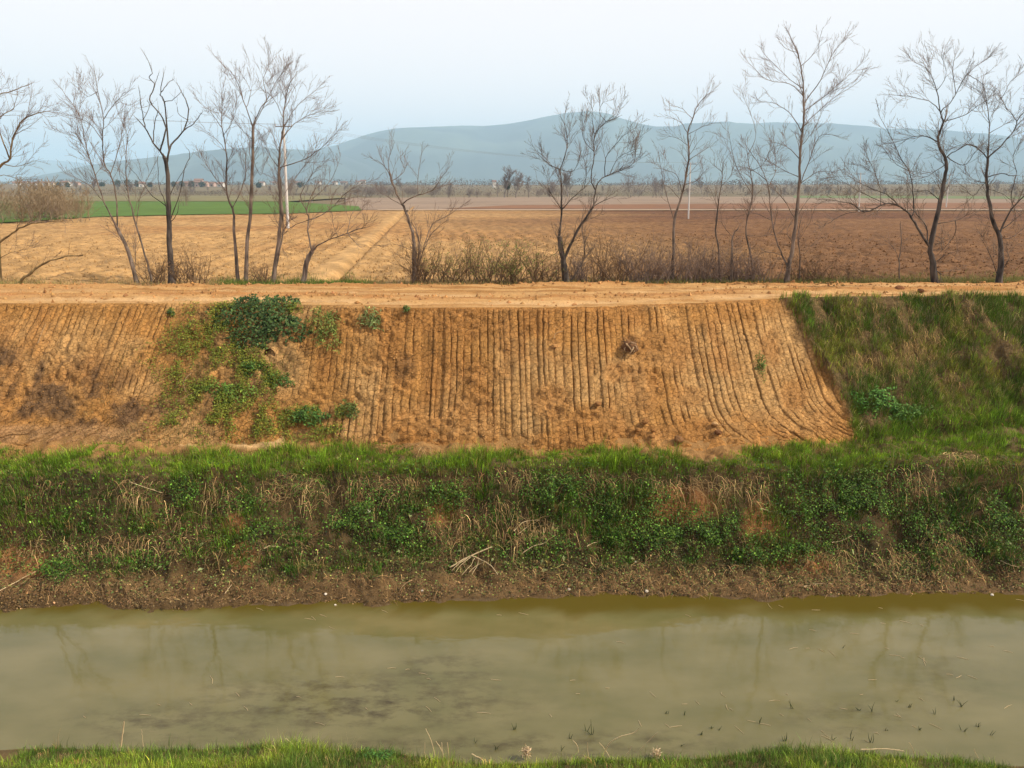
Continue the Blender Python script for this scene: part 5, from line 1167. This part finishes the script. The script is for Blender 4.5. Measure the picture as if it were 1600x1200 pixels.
# reeds and stalks on the near bank: they stand up, so they are placed at their own distance
def stalk(name, label, pts, dist_, r0, r1, cat='stalk', group='dry stalks at the near water edge', mat=M_stalk, drift=0.0):
    P3 = refine(np.array([at_y(a, b_, dist_ + drift * i) for i, (a, b_) in enumerate(pts)]), 4, 0.002)
    b0 = P3[0].copy(); V, Fq = tubes([(P3 - b0, np.linspace(r0, r1, len(P3)))], 5)
    o = mesh_np(name, V, Fq, mat); o.location = tuple(b0); return props(o, label, cat, group)
for lab, pts, dd, a, b_ in [
    ('upright pale reed stub at the left of the near bank', [(187, 1172), (191, 1150), (194, 1127)], 8.35, 0.012, 0.007),
    ('tall forked dead stem bending left in the pale tuft', [(683, 1200), (676, 1165), (665, 1138)], 8.25, 0.006, 0.003),
    ('tall dead stem in the middle of the pale tuft', [(693, 1200), (692, 1180), (690, 1160)], 8.25, 0.008, 0.004),
    ('dead stem leaning right in the pale tuft', [(702, 1200), (701, 1180), (699, 1160)], 8.25, 0.007, 0.004),
    ('short dead stem at the left of the pale tuft', [(667, 1190), (663, 1175), (664, 1160)], 8.3, 0.005, 0.003),
    ('dry stem crossing the pale tuft', [(691, 1175), (686, 1165), (681, 1158)], 8.28, 0.005, 0.003),
    ('dead stalk slanting right of the pale tuft', [(737, 1178), (752, 1186), (768, 1198)], 8.3, 0.006, 0.004),
    ('long bowed stalk hooked at its tip over the water', [(938, 1188), (950, 1165), (966, 1152), (990, 1145), (998, 1138)], 8.3, 0.006, 0.004),
    ('straight thin stalk leaning right over the water', [(970, 1190), (980, 1178), (987, 1166)], 8.3, 0.004, 0.003),
    ('fallen thin stalk crossing the bowed one', [(958, 1195), (948, 1175), (936, 1160)], 8.3, 0.005, 0.003),
    ('upright short stalk left of the bowed one', [(920, 1184), (918, 1172), (918, 1160)], 8.3, 0.005, 0.003),
    ('bent stalk near the pale flower head', [(904, 1176), (902, 1165), (895, 1156)], 8.35, 0.005, 0.003),
    ('thin stalk leaning right of the bowed one', [(1000, 1172), (1015, 1156), (1028, 1144)], 8.4, 0.004, 0.003),
    ('pale stem lying along the near grass on the right', [(1345, 1171), (1380, 1170), (1402, 1172), (1413, 1174)], 8.3, 0.007, 0.004),
    ('thin upright stem right of the lying one', [(1429, 1178), (1424, 1166), (1420, 1160)], 8.3, 0.004, 0.003),
    ('last thin stem near the right end of the near bank', [(1528, 1184), (1524, 1176), (1522, 1170)], 8.3, 0.005, 0.003),
    ('thin stem standing left of the tall near grass', [(224, 1166), (222, 1150), (221, 1140)], 8.35, 0.004, 0.002),
    ('thin stem above the tall near grass', [(460, 1165), (452, 1158), (446, 1154)], 8.3, 0.004, 0.003)]:
    stalk('dry_stalk', lab, pts, dd, a, b_)
for lab, cx, cy in [('ragged pale seed head left of centre at the near water edge', 822, 1174), ('ragged pale seed head right of centre at the near water edge', 1026, 1180)]:
    b0 = at_y(cx, cy + 12, 8.28)
    root = empty('seed_head', tuple(b0), lab, 'seed head', 'pale seed heads at the near water edge')
    top = at_y(cx, cy, 8.28) - b0
    V, Fq = tubes([(np.array([(0, 0, -0.05), top * 0.5, top]), np.array([0.006, 0.006, 0.005]))], 5); mesh_np('stem', V, Fq, M_stalk, parent=root)
    n = 150
    P = top + rng.normal(0, 1, (n, 3)) * np.array([0.022, 0.02, 0.032])
    V, Fc, cc = leaves_geo(P, rng.uniform(0.025, 0.06, n), unit(rng.normal(size=(n, 3)) + np.array([0, -0.4, 0.5])), vary((0.58, 0.45, 0.28), n, 0.2, 0.05), 0.3)
    o = mesh_np('husks', V, Fc, M_dry, cc, parent=root); o['kind'] = 'stuff'

# green shoots standing in the water
M_shoot = plain_mat('water_shoot', (0.045, 0.060, 0.020), 0.6, 0.2, 10)
for px, py, hgt in [(1239, 1108, 18), (1362, 1112, 22), (1502, 1104, 22), (1491, 1094, 10), (1315, 1012, 12), (1227, 1158, 16), (1330, 1155, 18), (1301, 1156, 14), (1362, 1160, 18), (1420, 1105, 10), (1460, 1116, 14), (1528, 1135, 12), (1505, 1142, 10), (1547, 1148, 14), (1400, 1095, 6), (1343, 1110, 8), (1437, 1140, 8), (1386, 1142, 6), (925, 1148, 26), (915, 1142, 14), (892, 1155, 12), (1070, 1118, 10), (1042, 1115, 8), (1188, 1130, 14), (1123, 1140, 10), (1113, 1138, 8), (805, 1140, 14), (1065, 1165, 8), (1095, 1148, 8), (877, 1172, 16), (38, 1168, 8), (775, 1170, 10), (742, 1160, 10)]:
    b0 = at_z(px, py, 0.0); s = (b0[1] * CP - (0 - HC) * SP) / F
    po = []
    for _ in range(rng.integers(2, 5)):
        d = np.array([rng.normal(0, 0.30), rng.normal(0, 0.2), 1.0]); L = hgt * s * 1.1 * rng.uniform(0.5, 1.05)
        p0 = np.array([rng.normal(0, 0.008), rng.normal(0, 0.008), -0.02])
        po.append((np.array([p0, p0 + d * L * 0.5, p0 + d * L + np.array([rng.normal(0, 0.02), 0, 0])]), np.array([0.0045, 0.004, 0.0012])))
    V, Fq = tubes(po, 4)
    o = mesh_np('water_shoot', V, Fq, M_shoot); o.location = tuple(b0)
    props(o, 'small dark green grass shoot standing out of the water', 'shoot', 'grass shoots standing in the water')
# pale straws afloat
fl = [(852, 575 / 4 + 900)]
FL = [(612, 1044), (637, 1046), (661, 1053), (670, 1061), (775, 1062), (531, 1058), (683, 1093), (756, 1114), (573, 1107), (132, 1120), (248, 1101), (298, 1100), (371, 1085), (384, 1107), (227, 1117), (970, 1004), (949, 1075), (903, 1084), (1090, 1098), (1136, 1105), (1142, 1108), (1043, 1134), (1056, 1135), (1240, 1013), (1262, 1013), (1283, 1016), (1300, 1021), (1386, 1013), (1398, 1024), (1410, 1027), (1441, 1030), (1445, 1034), (1504, 1028), (1484, 1054), (1498, 1057), (1519, 1058), (1363, 1062), (1346, 1085), (1440, 1093), (1221, 1117), (1210, 1095), (1230, 1085), (1318, 1107), (1404, 1117), (1403, 1119), (1428, 1135), (1462, 1135), (1265, 1125), (1285, 1143), (1292, 1149), (1293, 1154), (1355, 1158), (1370, 1146), (1175, 1127), (1195, 1132), (1155, 1140), (1550, 1010), (1575, 1018), (1380, 974), (1440, 977), (1270, 985), (1335, 990), (483, 967), (490, 966), (505, 962), (519, 981), (406, 952), (525, 947), (601, 955), (780, 961), (1075, 962), (1203, 947), (1220, 947), (1275, 953), (1376, 950), (818, 959), (670, 1108), (500, 1131), (1000, 1130), (1020, 1085), (895, 1063), (1130, 1085), (1070, 1100), (1575, 1104), (1595, 938), (1415, 972), (860, 1118), (330, 1062), (467, 1089)]
for px, py in FL:
    b0 = at_z(px, py, 0.004)
    a = rng.normal(-0.6, 0.55); L = 0.025 + 0.085 * rng.uniform(0, 1) ** 1.5
    d = np.array([math.cos(a), math.sin(a) * 1.0, 0])
    q = np.array([-d * L, np.array([rng.normal(0, 0.006), rng.normal(0, 0.006), 0.002]), d * L])
    V, Fq = tubes([(q, np.array([0.0025, 0.0035, 0.002]))], 4)
    o = mesh_np('floating_straw', V, Fq, M_stalk); o.location = tuple(b0)
    props(o, 'short pale straw floating on the murky water', 'straw', 'pale straws floating on the water')

# stones and lumps one can pick out
def lump(name, label, p, size, mat, cat, group=None, col=(0.3, 0.15, 0.05), flat=1.0, sub=1):
    import bmesh
    bm = bmesh.new(); bmesh.ops.create_icosphere(bm, subdivisions=2 + sub, radius=1.0)
    s = rng.uniform(0, 50, 3)
    for v in bm.verts:
        c = v.co
        k = 0.72 + 0.75 * (fbm(np.array([c.x * 1.3 + s[0] + c.z]), np.array([c.y * 1.3 + s[1] - c.z]), 401, 3)[0] - 0.1)
        v.co = c * k * size; v.co.z *= flat
    me = bpy.data.meshes.new(name); bm.to_mesh(me); bm.free()
    a = me.color_attributes.new('Col', 'FLOAT_COLOR', 'POINT')
    c4 = np.ones((len(me.vertices), 4), np.float32); c4[:, :3] = col; a.data.foreach_set('color', c4.ravel())
    me.materials.append(mat)
    o = bpy.data.objects.new(name, me); C.objects.link(o); o.location = tuple(p); o.rotation_euler = (0, 0, rng.uniform(0, 6))
    return props(o, label, cat, group)
for lab, px, py, sz in [('white pebble at the waterline left of the centre', 509, 929, 0.026), ('small white pebble in the shallows below the larger one', 524, 946, 0.016), ('pale pebble on the mud right of the first one', 660, 924, 0.022), ('pinkish pebble at the mud edge in the middle', 889, 922, 0.03), ('grey pebble at the waterline right of the pinkish one', 1010, 925, 0.03), ('pale pebble near the right end of the waterline', 1550, 930, 0.026), ('pale stone in the weeds high on the middle bank', 576, 800, 0.04), ('white stone on the mud right of the dark weeds', 993, 879, 0.022)]:
    lump('pebble', lab, hit(px, py) + np.array([0, 0, 0.008]), sz, M_stone, 'pebble', 'pale pebbles along the bank', flat=0.7)
for lab, px, py, sz, c in [('dark clod on the road edge below the gnarled tree', 1405, 451, 0.13, (0.20, 0.085, 0.035)), ('flat dark clod on the road right of its larger neighbour', 1438, 453.5, 0.085, (0.14, 0.065, 0.03)), ('buff clod between the two dark clods on the road', 1420, 450.5, 0.06, (0.45, 0.29, 0.12)),
                           ('dark hollow-sided clod at the slope foot right of the middle', 1060, 686, 0.10, (0.20, 0.10, 0.04)), ('round dark clod in a tooth mark near the slope foot', 1122, 674, 0.075, (0.17, 0.08, 0.035)), ('crumbling clod above the slope foot in the loose earth', 1008, 658, 0.08, (0.26, 0.125, 0.042)), ('wedge of earth left of the crumbling clod', 996, 671, 0.06, (0.28, 0.135, 0.045)), ('small wedge of earth below the crumbling clod', 1020, 672, 0.055, (0.28, 0.135, 0.045)), ('flat clod low in the loose earth', 1018, 681, 0.06, (0.28, 0.135, 0.045)), ('dark lump caught in a tooth mark left of the loose earth', 934, 630, 0.075, (0.24, 0.115, 0.04)), ('pale lump beside the dark mark near the right foot', 1117, 662, 0.06, (0.50, 0.30, 0.13)),
                           ('earth lump under a bent root in the upper middle slope', 866, 540, 0.065, (0.42, 0.22, 0.08))]:
    h0 = hit(px, py + 2)
    lump('earth_clod', lab, h0 + np.array([0, -0.03, 0.02]), sz, M_clod, 'clod', 'single clods of earth', c, 0.7)
# torn root stump in the earth
h0 = hit(984, 543)
root = empty('root_stump', tuple(h0), 'torn root stump sticking out of the upper right earth slope', 'stump')
o = lump('soil_ball', None, (0, -0.02, 0.01), 0.17, M_clod, None, None, (0.15, 0.075, 0.035), 0.8, 1); o.parent = root
for a, b_, r in [((-0.10, -0.16, 0.10), (0.02, -0.22, -0.06), 0.022), ((0.05, -0.20, 0.02), (-0.04, -0.26, -0.10), 0.024), ((0.10, -0.15, 0.06), (0.16, -0.18, -0.04), 0.014), ((0.0, -0.15, 0.13), (0.10, -0.18, 0.12), 0.018), ((-0.12, -0.14, 0.02), (-0.16, -0.20, -0.05), 0.012), ((0.08, -0.19, -0.04), (0.02, -0.22, -0.10), 0.012)]:
    a = np.array(a); b_ = np.array(b_)
    V, Fq = tubes([(refine(np.array([a * 0.5, a, 0.5 * (a + b_) + (0, -0.02, 0.01), b_]), 3, 0.006), np.linspace(r, r * 0.5, 10))], 6); mesh_np('root', V, Fq, M_root, parent=root)
for lab, pts in [('thin root hanging across the scraped earth in the upper middle', [(866, 532), (868, 524), (880, 520)]), ('bent root loop in the overgrown strip', [(300, 585), (289, 597), (288, 607), (292, 616)]), ('straight stick in the overgrown strip below the root loop', [(278, 630), (292, 622), (307, 614)]), ('pale stick across the scraped earth at the upper left', [(60, 540), (66, 524), (73, 508)])]:
    stick('bare_root', lab, pts, 0.007, 0.004, M_root, lift=0.04, cat='root', group='roots left in the earth slope')
# burrow in the overgrown strip
h0 = hit(423, 553)
V, Fq = tubes([(np.array([(0, 0.25, 0.02), (0, 0.05, 0.0), (0, -0.05, -0.01), (0, -0.075, -0.012)]), np.array([0.03, 0.085, 0.10, 0.125]))], 12)
o = mesh_np('burrow', V + np.array([0, -0.02, 0.02]), Fq, M_clod, np.tile((0.09, 0.045, 0.02), (len(V), 1))); o.location = tuple(h0)
props(o, 'dark burrow mouth in the earth just below the big dark bush', 'burrow')

# ------------------------------------------------------------------ the line of poles
def pole(label, bx, by, tx, ty, w, arms):
    b0 = at_z(bx, by, ZR - 0.05); t0 = at_y(tx, ty, b0[1]) - b0
    root = empty('utility_pole', tuple(b0), label, 'pole', 'utility poles crossing the fields')
    s = b0[1] / F
    V, Fq = tubes([(np.array([(0, 0, -0.3), t0 * 0.5, t0]), np.array([w * 0.5, w * 0.42, w * 0.30]) * s)], 10); mesh_np('shaft', V, Fq, M_pole, parent=root)
    ends = []
    for f, half in arms:
        c = t0 * f
        V, Fq = tubes([(np.array([c + (-half, 0, 0), c + (half, 0, 0)]), np.array([0.04, 0.04]))], 6); mesh_np('crossarm', V, Fq, M_metal, parent=root)
        for e in (-half, 0, half):
            p = c + np.array([e, 0, 0.02])
            V, Fq = tubes([(np.array([p, p + (0, 0, 0.06), p + (0, 0, 0.12)]), np.array([0.02, 0.035, 0.015]))], 6); mesh_np('insulator', V, Fq, M_pole, parent=root)
            ends.append(b0 + p + np.array([0, 0, 0.12]))
    return ends
e0 = pole('nearest pale concrete pole, leaning slightly behind the paired stems', 450, 357, 443, 195, 4.5, [(0.985, 0.55)])
e1 = pole('thin white pole in the brown field beside the slim straight tree', 1075.5, 342, 1079, 254, 2.4, [(0.975, 0.5)])
e2 = pole('faint white pole under the arching limb of the gnarled tree', 1342, 331, 1345, 270, 2.0, [(0.97, 0.5)])
e3 = pole('faint white pole half behind the trunk of the gnarled tree', 1478, 325, 1484, 272, 1.8, [(0.97, 0.5)])
west = [a + (np.array([e0[0][0], e0[0][1], e0[0][2]]) - np.array(e1[0])) * 0.9 for a in e0]
def wires(A, B, lab):
    for a, b_ in zip(A, B):
        t = np.linspace(0, 1, 14)[:, None]
        p = a * (1 - t) + b_ * t; p[:, 2] -= 1.2 * (4 * t * (1 - t))[:, 0] * np.linalg.norm(b_ - a) / 60
        V, Fq = tubes([(p - a, np.full(14, 0.004))], 4)
        o = mesh_np('power_line', V, Fq, M_metal); o.location = tuple(a); props(o, lab, 'wire', 'wires between the poles')
wires(west, e0, 'thin wire running left from the nearest pole out of view')
wires(e0, e1, 'thin wire between the nearest pole and the white pole')
wires(e1, e2, 'thin wire between the white pole and the faint pole right of it')
wires(e2, e3, 'thin wire between the two faint poles on the right')

# ------------------------------------------------------------------ far trees, hedges and the village
def proto_tree(h, w, kind):
    """bare tree with many fine twigs, coarse enough for its distance"""
    tr, tw = [], []
    n = 1 if kind == 'tree' else 7
    for i in range(n):
        p = np.array([rng.normal(0, w * 0.12 if n > 1 else 0), rng.normal(0, w * 0.1 if n > 1 else 0), -0.1])
        q, qr = walk(p, unit(np.array([rng.normal(0, 0.05 + 0.25 * (n > 1)), rng.normal(0, 0.05 + 0.2 * (n > 1)), 1])), h * (0.85 if n == 1 else rng.uniform(0.5, 0.8)), h * (0.018 if n == 1 else 0.008), h / 9, 0.06, 0.06, 0.25)
        tr.append((q, qr))
        sprout(q, qr, tw, 0, h * (0.035 if n == 1 else 0.06), w * 0.25, w * 0.85, 0.22, 0.24 if n == 1 else 0.05, 1.25, 0.034 if n == 1 else 0.018, 0.14, 2)
    return tr, tw
protos = []
for kind, h, w in [('tree', 9.0, 5.5), ('tree', 10.0, 4.2), ('bush', 5.0, 5.0), ('bush', 3.2, 4.2)]:
    tr, tw = proto_tree(h, w, kind)
    cap = 1000 if kind == 'tree' else 600
    if len(tw) > cap: tw = [tw[i] for i in rng.choice(len(tw), cap, replace=False)]
    Vt, Ft = tubes(tr, 5); Vw, Fw = tubes(tw, 3)
    protos.append((h, Vt, Ft, Vw, Fw, {}))
def far_tree(pi, px, base_py, D, hgt, label, group, cat='tree', name='far_tree', mat=M_twig_far, ws=1.0):
    h, Vt, Ft, Vw, Fw, cache = protos[pi]
    x = (px - 800) / F * D * 1.0
    c = at_y(px, HOR, D)
    root = empty(name, (c[0], D, float(rise(D)) - 0.05 - (0.2 if D > 280 else 0)), label, cat, group)
    s = hgt / h
    root.scale = (s * ws, s * ws, s); root.rotation_euler = (0, 0, rng.uniform(0, 6.28))
    key = mat.name
    if key not in cache:
        a = mesh_np('trunk' if pi < 2 else 'stems', Vt, Ft, mat, parent=root); b_ = mesh_np('crown', Vw, Fw, mat, parent=root); b_['kind'] = 'stuff'
        if pi >= 2: a['kind'] = 'stuff'
        cache[key] = (a, b_)
    else:
        for s_ in cache[key]:
            o = s_.copy(); C.objects.link(o); o.parent = root
    return root
def D_of(py): return at_z(800, py, ZR)[1]
for px, hp, pi, lab in [(788, 42, 0, 'taller of the two bare round-crowned trees on the far tree line'), (806, 36, 0, 'lower bare round-crowned tree beside the taller one on the far tree line'), (826, 34, 1, 'slim bare poplar-like tree right of the round-crowned pair'), (986, 34, 3, 'broad bare bush like a dome on the far tree line'), (1024, 26, 2, 'greyish round bare tree right of the dome-shaped bush')]:
    D = D_of(308.5) * rng.uniform(0.97, 1.03)
    far_tree(pi if pi != 3 else 2, px, 308, D, hp / F * D, lab, 'single trees on the far tree line', ws=1.35)
HOLE = M_leaf
c = at_y(793, 306, D_of(308.2))
lumpo = empty('evergreen_tree', (c[0], D_of(308.2), ZR), 'small dark round evergreen between the two round-crowned bare trees', 'tree')
n = 900
pp = unit(rng.normal(size=(n, 3))) * rng.uniform(0.5, 1, (n, 1)) ** 0.5 * np.array([1.1, 1.0, 1.5]) + np.array([0, 0, 4.0])
V, Fc, cc = leaves_geo(pp, rng.uniform(0.25, 0.5, n), unit(pp - np.array([0, 0, 4.0])), vary((0.035, 0.05, 0.025), n, 0.3), 0.7)
o = mesh_np('crown', V, Fc, M_leaf, cc, parent=lumpo); o['kind'] = 'stuff'
V, Fq = tubes([(np.array([(0, 0, -0.2), (0, 0, 1.5), (0, 0, 3.5)]), np.array([0.2, 0.18, 0.1]))], 6); mesh_np('trunk', V, Fq, M_bark, parent=lumpo)
GL = 'bare trees of the far tree line'
for i in range(110):
    px = rng.uniform(-40, 1680)
    py = rng.uniform(303.5, 308.0) if px > 560 else rng.uniform(303.0, 306.0)
    D = D_of(py); hp = rng.uniform(9, 24) * (0.8 if px > 1100 or px < 560 else 1.0)
    if 840 < px < 900: hp *= 1.6
    far_tree(int(rng.choice([0, 0, 1, 1, 2])), px, py, D, hp / F * D, 'hazy bare tree in the distant tree line beyond the fields', GL, ws=rng.uniform(1.0, 1.7))
for px, w in [(560, 16), (595, 18), (635, 16), (680, 14), (732, 12), (745, 10), (862, 14), (880, 12), (700, 12), (650, 14), (575, 14), (610, 14), (765, 8), (840, 12)]:
    D = D_of(309.0) * rng.uniform(0.98, 1.02)
    far_tree(3, px, 309, D, w / F * D, 'dark brown hedge bush at the far end of the stubble field', 'hedge bushes beyond the stubble field', 'bush', 'hedge_bush', M_twig_far, rng.uniform(1.2, 1.7))
# the low scrub that closes the far fields
n = 24000
bx = rng.uniform(-60, 1680, n); bD = rng.uniform(335, 390, n)
top = (1.6 + 7.5 * fbm(bx * 0.02, bD * 0.01, 501, 4) ** 1.6) * np.where(bx < 520, 0.6, 1.0)
top = np.where(fbm(bx * 0.011, 0 * bx, 502, 3) > 0.36, top, top * 0.35)
bc = at_y(bx, HOR + 0 * bx, bD)
BP = np.stack([bc[:, 0], bD, rise(bD) - 0.3 + top * rng.uniform(0, 1, n) ** 1.3], -1)
V, Fc, cc = leaves_geo(BP, rng.uniform(0.3, 0.7, n), unit(rng.normal(size=(n, 3)) + np.array([0, -0.6, 0.3])), vary((0.20, 0.165, 0.130), n, 0.2, 0.06) * np.where(fbm(bx * 0.03, 0 * bx, 503) > 0.62, 0.7, 1.0)[:, None], 0.5)
o = mesh_np('far_scrub', V, Fc, M_dry, cc); props(o, 'hazy brown scrub belt closing the far side of the fields', 'scrub', None, 'stuff')
n = 16000
bx = rng.uniform(-80, 1700, n); bD = rng.uniform(820, 1010, n)
top = 1.5 + 13.0 * fbm(bx * 0.025, bD * 0.004, 511, 4) ** 1.8
bc = at_y(bx, HOR + 0 * bx, bD)
BP = np.stack([bc[:, 0], bD, rise(bD) - 0.5 + top * rng.uniform(0, 1, n) ** 1.2], -1)
V, Fc, cc = leaves_geo(BP, rng.uniform(0.9, 2.0, n), unit(rng.normal(size=(n, 3)) + np.array([0, -0.6, 0.3])), vary((0.15, 0.13, 0.105), n, 0.25, 0.08) * np.where(fbm(bx * 0.03, 0 * bx, 513) > 0.6, 0.6, 1.0)[:, None], 0.5)
o = mesh_np('far_wood', V, Fc, M_dry, cc); props(o, 'hazy grey woods along the skyline under the hills', 'wood', None, 'stuff')
# hedge at the left edge of the green field
labs = ['tall bare bush at the left end of the field hedge', 'dense olive bush second in the field hedge', 'reddish bare bush in the middle of the field hedge', 'low dark bush before the field hedge', 'bare bush with pale stems in the field hedge', 'round grey bush right of the pale stems', 'last low bush at the right end of the field hedge']
for i in range(24):
    px = rng.uniform(-60, 124); D = rng.uniform(64, 78)
    far_tree(int(rng.integers(2, 4)), px, 338, D, rng.uniform(1.2, 2.9), 'bare bush tangled into the hedge at the left of the green field', 'bushes of the left field hedge', 'bush', 'hedge_bush', M_twig_hedge, rng.uniform(1.0, 1.6))
for px, hh, lab in [(28, 4.0, 'tall reddish bare tree in the left field hedge'), (57, 3.6, 'pale slim birch-like tree in the left field hedge'), (74, 3.4, 'pale slim tree second from the right in the left field hedge'), (134, 3.0, 'pale thin tree ending the left field hedge')]:
    far_tree(1, px, 338, 70 + rng.uniform(-3, 3), hh, lab, 'slim trees of the left field hedge', mat=M_twig_hedge, ws=0.8)
for px, py, hp, lab in [(288, 322, 34, 'lone bare shrub at the edge of the green field behind the dead trunk'), (455, 312, 34, 'bare bush at the far edge of the green field behind the paired stems')]:
    D = D_of(py); far_tree(2, px, py, D, hp / F * D, lab, 'lone shrubs by the green field', 'shrub', 'far_shrub', M_twig, 0.8)
# dark evergreen groups in front of the village
for px, hp, w in [(185, 10, 9), (200, 12, 8), (160, 7, 8), (215, 9, 8), (285, 8, 9), (300, 9, 8), (316, 8, 10), (92, 7, 8), (106, 8, 7), (235, 7, 7), (272, 8, 6), (405, 7, 8), (470, 7, 10)]:
    D = 640 * rng.uniform(0.95, 1.05); s = D / F
    c = at_y(px, HOR, D)
    root = empty('evergreen_tree', (c[0], D, float(rise(D)) - 0.3), 'small dark green tree among the houses of the far village', 'tree', 'dark trees by the far village')
    n = 260
    hh = 0
    pp = unit(rng.normal(size=(n, 3))) * rng.uniform(0.4, 1, (n, 1)) ** 0.5 * np.array([w * s * 0.5, w * s * 0.4, hp * s * 0.5]) + np.array([0, 0, hp * s * 0.45 + 1])
    V, Fc, cc = leaves_geo(pp, rng.uniform(0.5, 1.1, n) * 1.2, unit(rng.normal(size=(n, 3)) + (0, 0, 1)), vary((0.04, 0.055, 0.03), n, 0.3), 0.8)
    o = mesh_np('crown', V, Fc, M_leaf, cc, parent=root); o['kind'] = 'stuff'
    V, Fq = tubes([(np.array([(0, 0, -0.5), (0, 0, 1.0), (0, 0, hp * s * 0.4)]), np.array([0.3, 0.25, 0.15]))], 5); mesh_np('trunk', V, Fq, M_bark, parent=root)
def house(px, D, w, d, h, pitch, wall, rot, label, group='houses of the far village'):
    c = at_y(px, HOR, D)
    w, d, h = w * 0.5, d * 0.5, h * 0.55
    root = empty('house', (c[0], D, float(rise(D)) - 0.3), label, 'house', group); root.rotation_euler = (0, 0, rot)
    a, b_ = w / 2, d / 2
    V = [(-a, -b_, -1), (a, -b_, -1), (a, b_, -1), (-a, b_, -1), (-a, -b_, h), (a, -b_, h), (a, b_, h), (-a, b_, h), (-a + .02, 0, h + pitch * 0.5), (a - .02, 0, h + pitch * 0.5)]
    me = bpy.data.meshes.new('wall'); me.from_pydata(V, [], [(0, 1, 5, 4), (1, 2, 6, 5), (2, 3, 7, 6), (3, 0, 4, 7), (4, 8, 7), (5, 6, 9)]); me.materials.append(wall)
    o = bpy.data.objects.new('wall', me); C.objects.link(o); o.parent = root
    e = 0.5; k = pitch * 0.5 / b_; t = 0.25
    V = [(-a - e, -b_ - e, h - e * k), (a + e, -b_ - e, h - e * k), (a + e, 0, h + pitch * 0.5), (-a - e, 0, h + pitch * 0.5), (a + e, b_ + e, h - e * k), (-a - e, b_ + e, h - e * k)]
    V += [(x_, y_, z_ + t) for x_, y_, z_ in V]
    me = bpy.data.meshes.new('roof'); me.from_pydata(V, [], [(6, 7, 8, 9), (9, 8, 10, 11), (1, 0, 3, 2), (2, 3, 5, 4), (0, 1, 7, 6), (5, 11, 10, 4), (1, 2, 8, 7), (2, 4, 10, 8), (0, 6, 9, 3), (3, 9, 11, 5)]); me.materials.append(M_roof)
    o = bpy.data.objects.new('roof', me); C.objects.link(o); o.parent = root
    for fl_ in range(int(h // 2.8)):
        for j in range(int(w // 3)):
            x0 = -a + 1.2 + j * (w - 1.4) / max(int(w // 3), 1); z0 = 1.0 + fl_ * 2.9
            me = bpy.data.meshes.new('window'); Vv = [(x0, -b_ - .02, z0), (x0 + 1, -b_ - .02, z0), (x0 + 1, -b_ - .02, z0 + 1.3), (x0, -b_ - .02, z0 + 1.3), (x0, -b_ + .1, z0), (x0 + 1, -b_ + .1, z0), (x0 + 1, -b_ + .1, z0 + 1.3), (x0, -b_ + .1, z0 + 1.3)]
            me.from_pydata(Vv, [], [(0, 1, 2, 3), (0, 4, 5, 1), (1, 5, 6, 2), (2, 6, 7, 3), (3, 7, 4, 0)]); me.materials.append(M_glass)
            o = bpy.data.objects.new('window', me); C.objects.link(o); o.parent = root
VG = 'white house in the far village at the left below the foothill'
for px, D, w, h, wall in [(28, 720, 12, 7, 0), (40, 760, 9, 7, 0), (54, 700, 8, 6, 0), (63, 740, 10, 7, 0), (74, 700, 9, 7, 0), (84, 760, 9, 6, 0), (104, 690, 12, 8, 0), (110, 740, 8, 6, 0), (122, 760, 9, 6, 1), (150, 780, 9, 6, 0), (222, 660, 9, 7, 0), (216, 680, 7, 5, 1)]:
    house(px, D, w, 8, h, 2.0, (M_wall, M_wall2)[wall], rng.uniform(-0.5, 0.5), VG if wall == 0 else 'rose-coloured house among the white ones of the far village', 'houses of the far village at the left')
for px, D, w, h, wall in [(288, 700, 14, 7, 1), (298, 700, 12, 7, 1), (308, 690, 16, 8, 1), (320, 690, 14, 7, 1), (332, 710, 12, 6, 1), (346, 690, 10, 6, 0), (280, 720, 9, 6, 0), (312, 740, 14, 11, 1)]:
    house(px, D, w, 8, h, 2.2, (M_wall, M_wall2)[wall], rng.uniform(-0.4, 0.4), 'rose-walled house of the far hamlet behind the dead dark trunk' if wall else 'white house of the far hamlet behind the dead dark trunk', 'houses of the far hamlet behind the dead trunk')
for px, D, w, h in [(410, 820, 10, 6), (430, 860, 9, 6), (466, 860, 12, 6), (498, 900, 10, 6), (524, 900, 9, 6), (538, 880, 14, 6), (568, 900, 10, 9), (560, 940, 9, 7), (772, 700, 5, 9)]:
    house(px, D, w, 8, h, 1.8, M_wall, rng.uniform(-0.4, 0.4), 'small pale house scattered far off below the hill' if px < 700 else 'pale narrow building beside the far round-crowned trees', 'scattered far houses' if px < 700 else None)
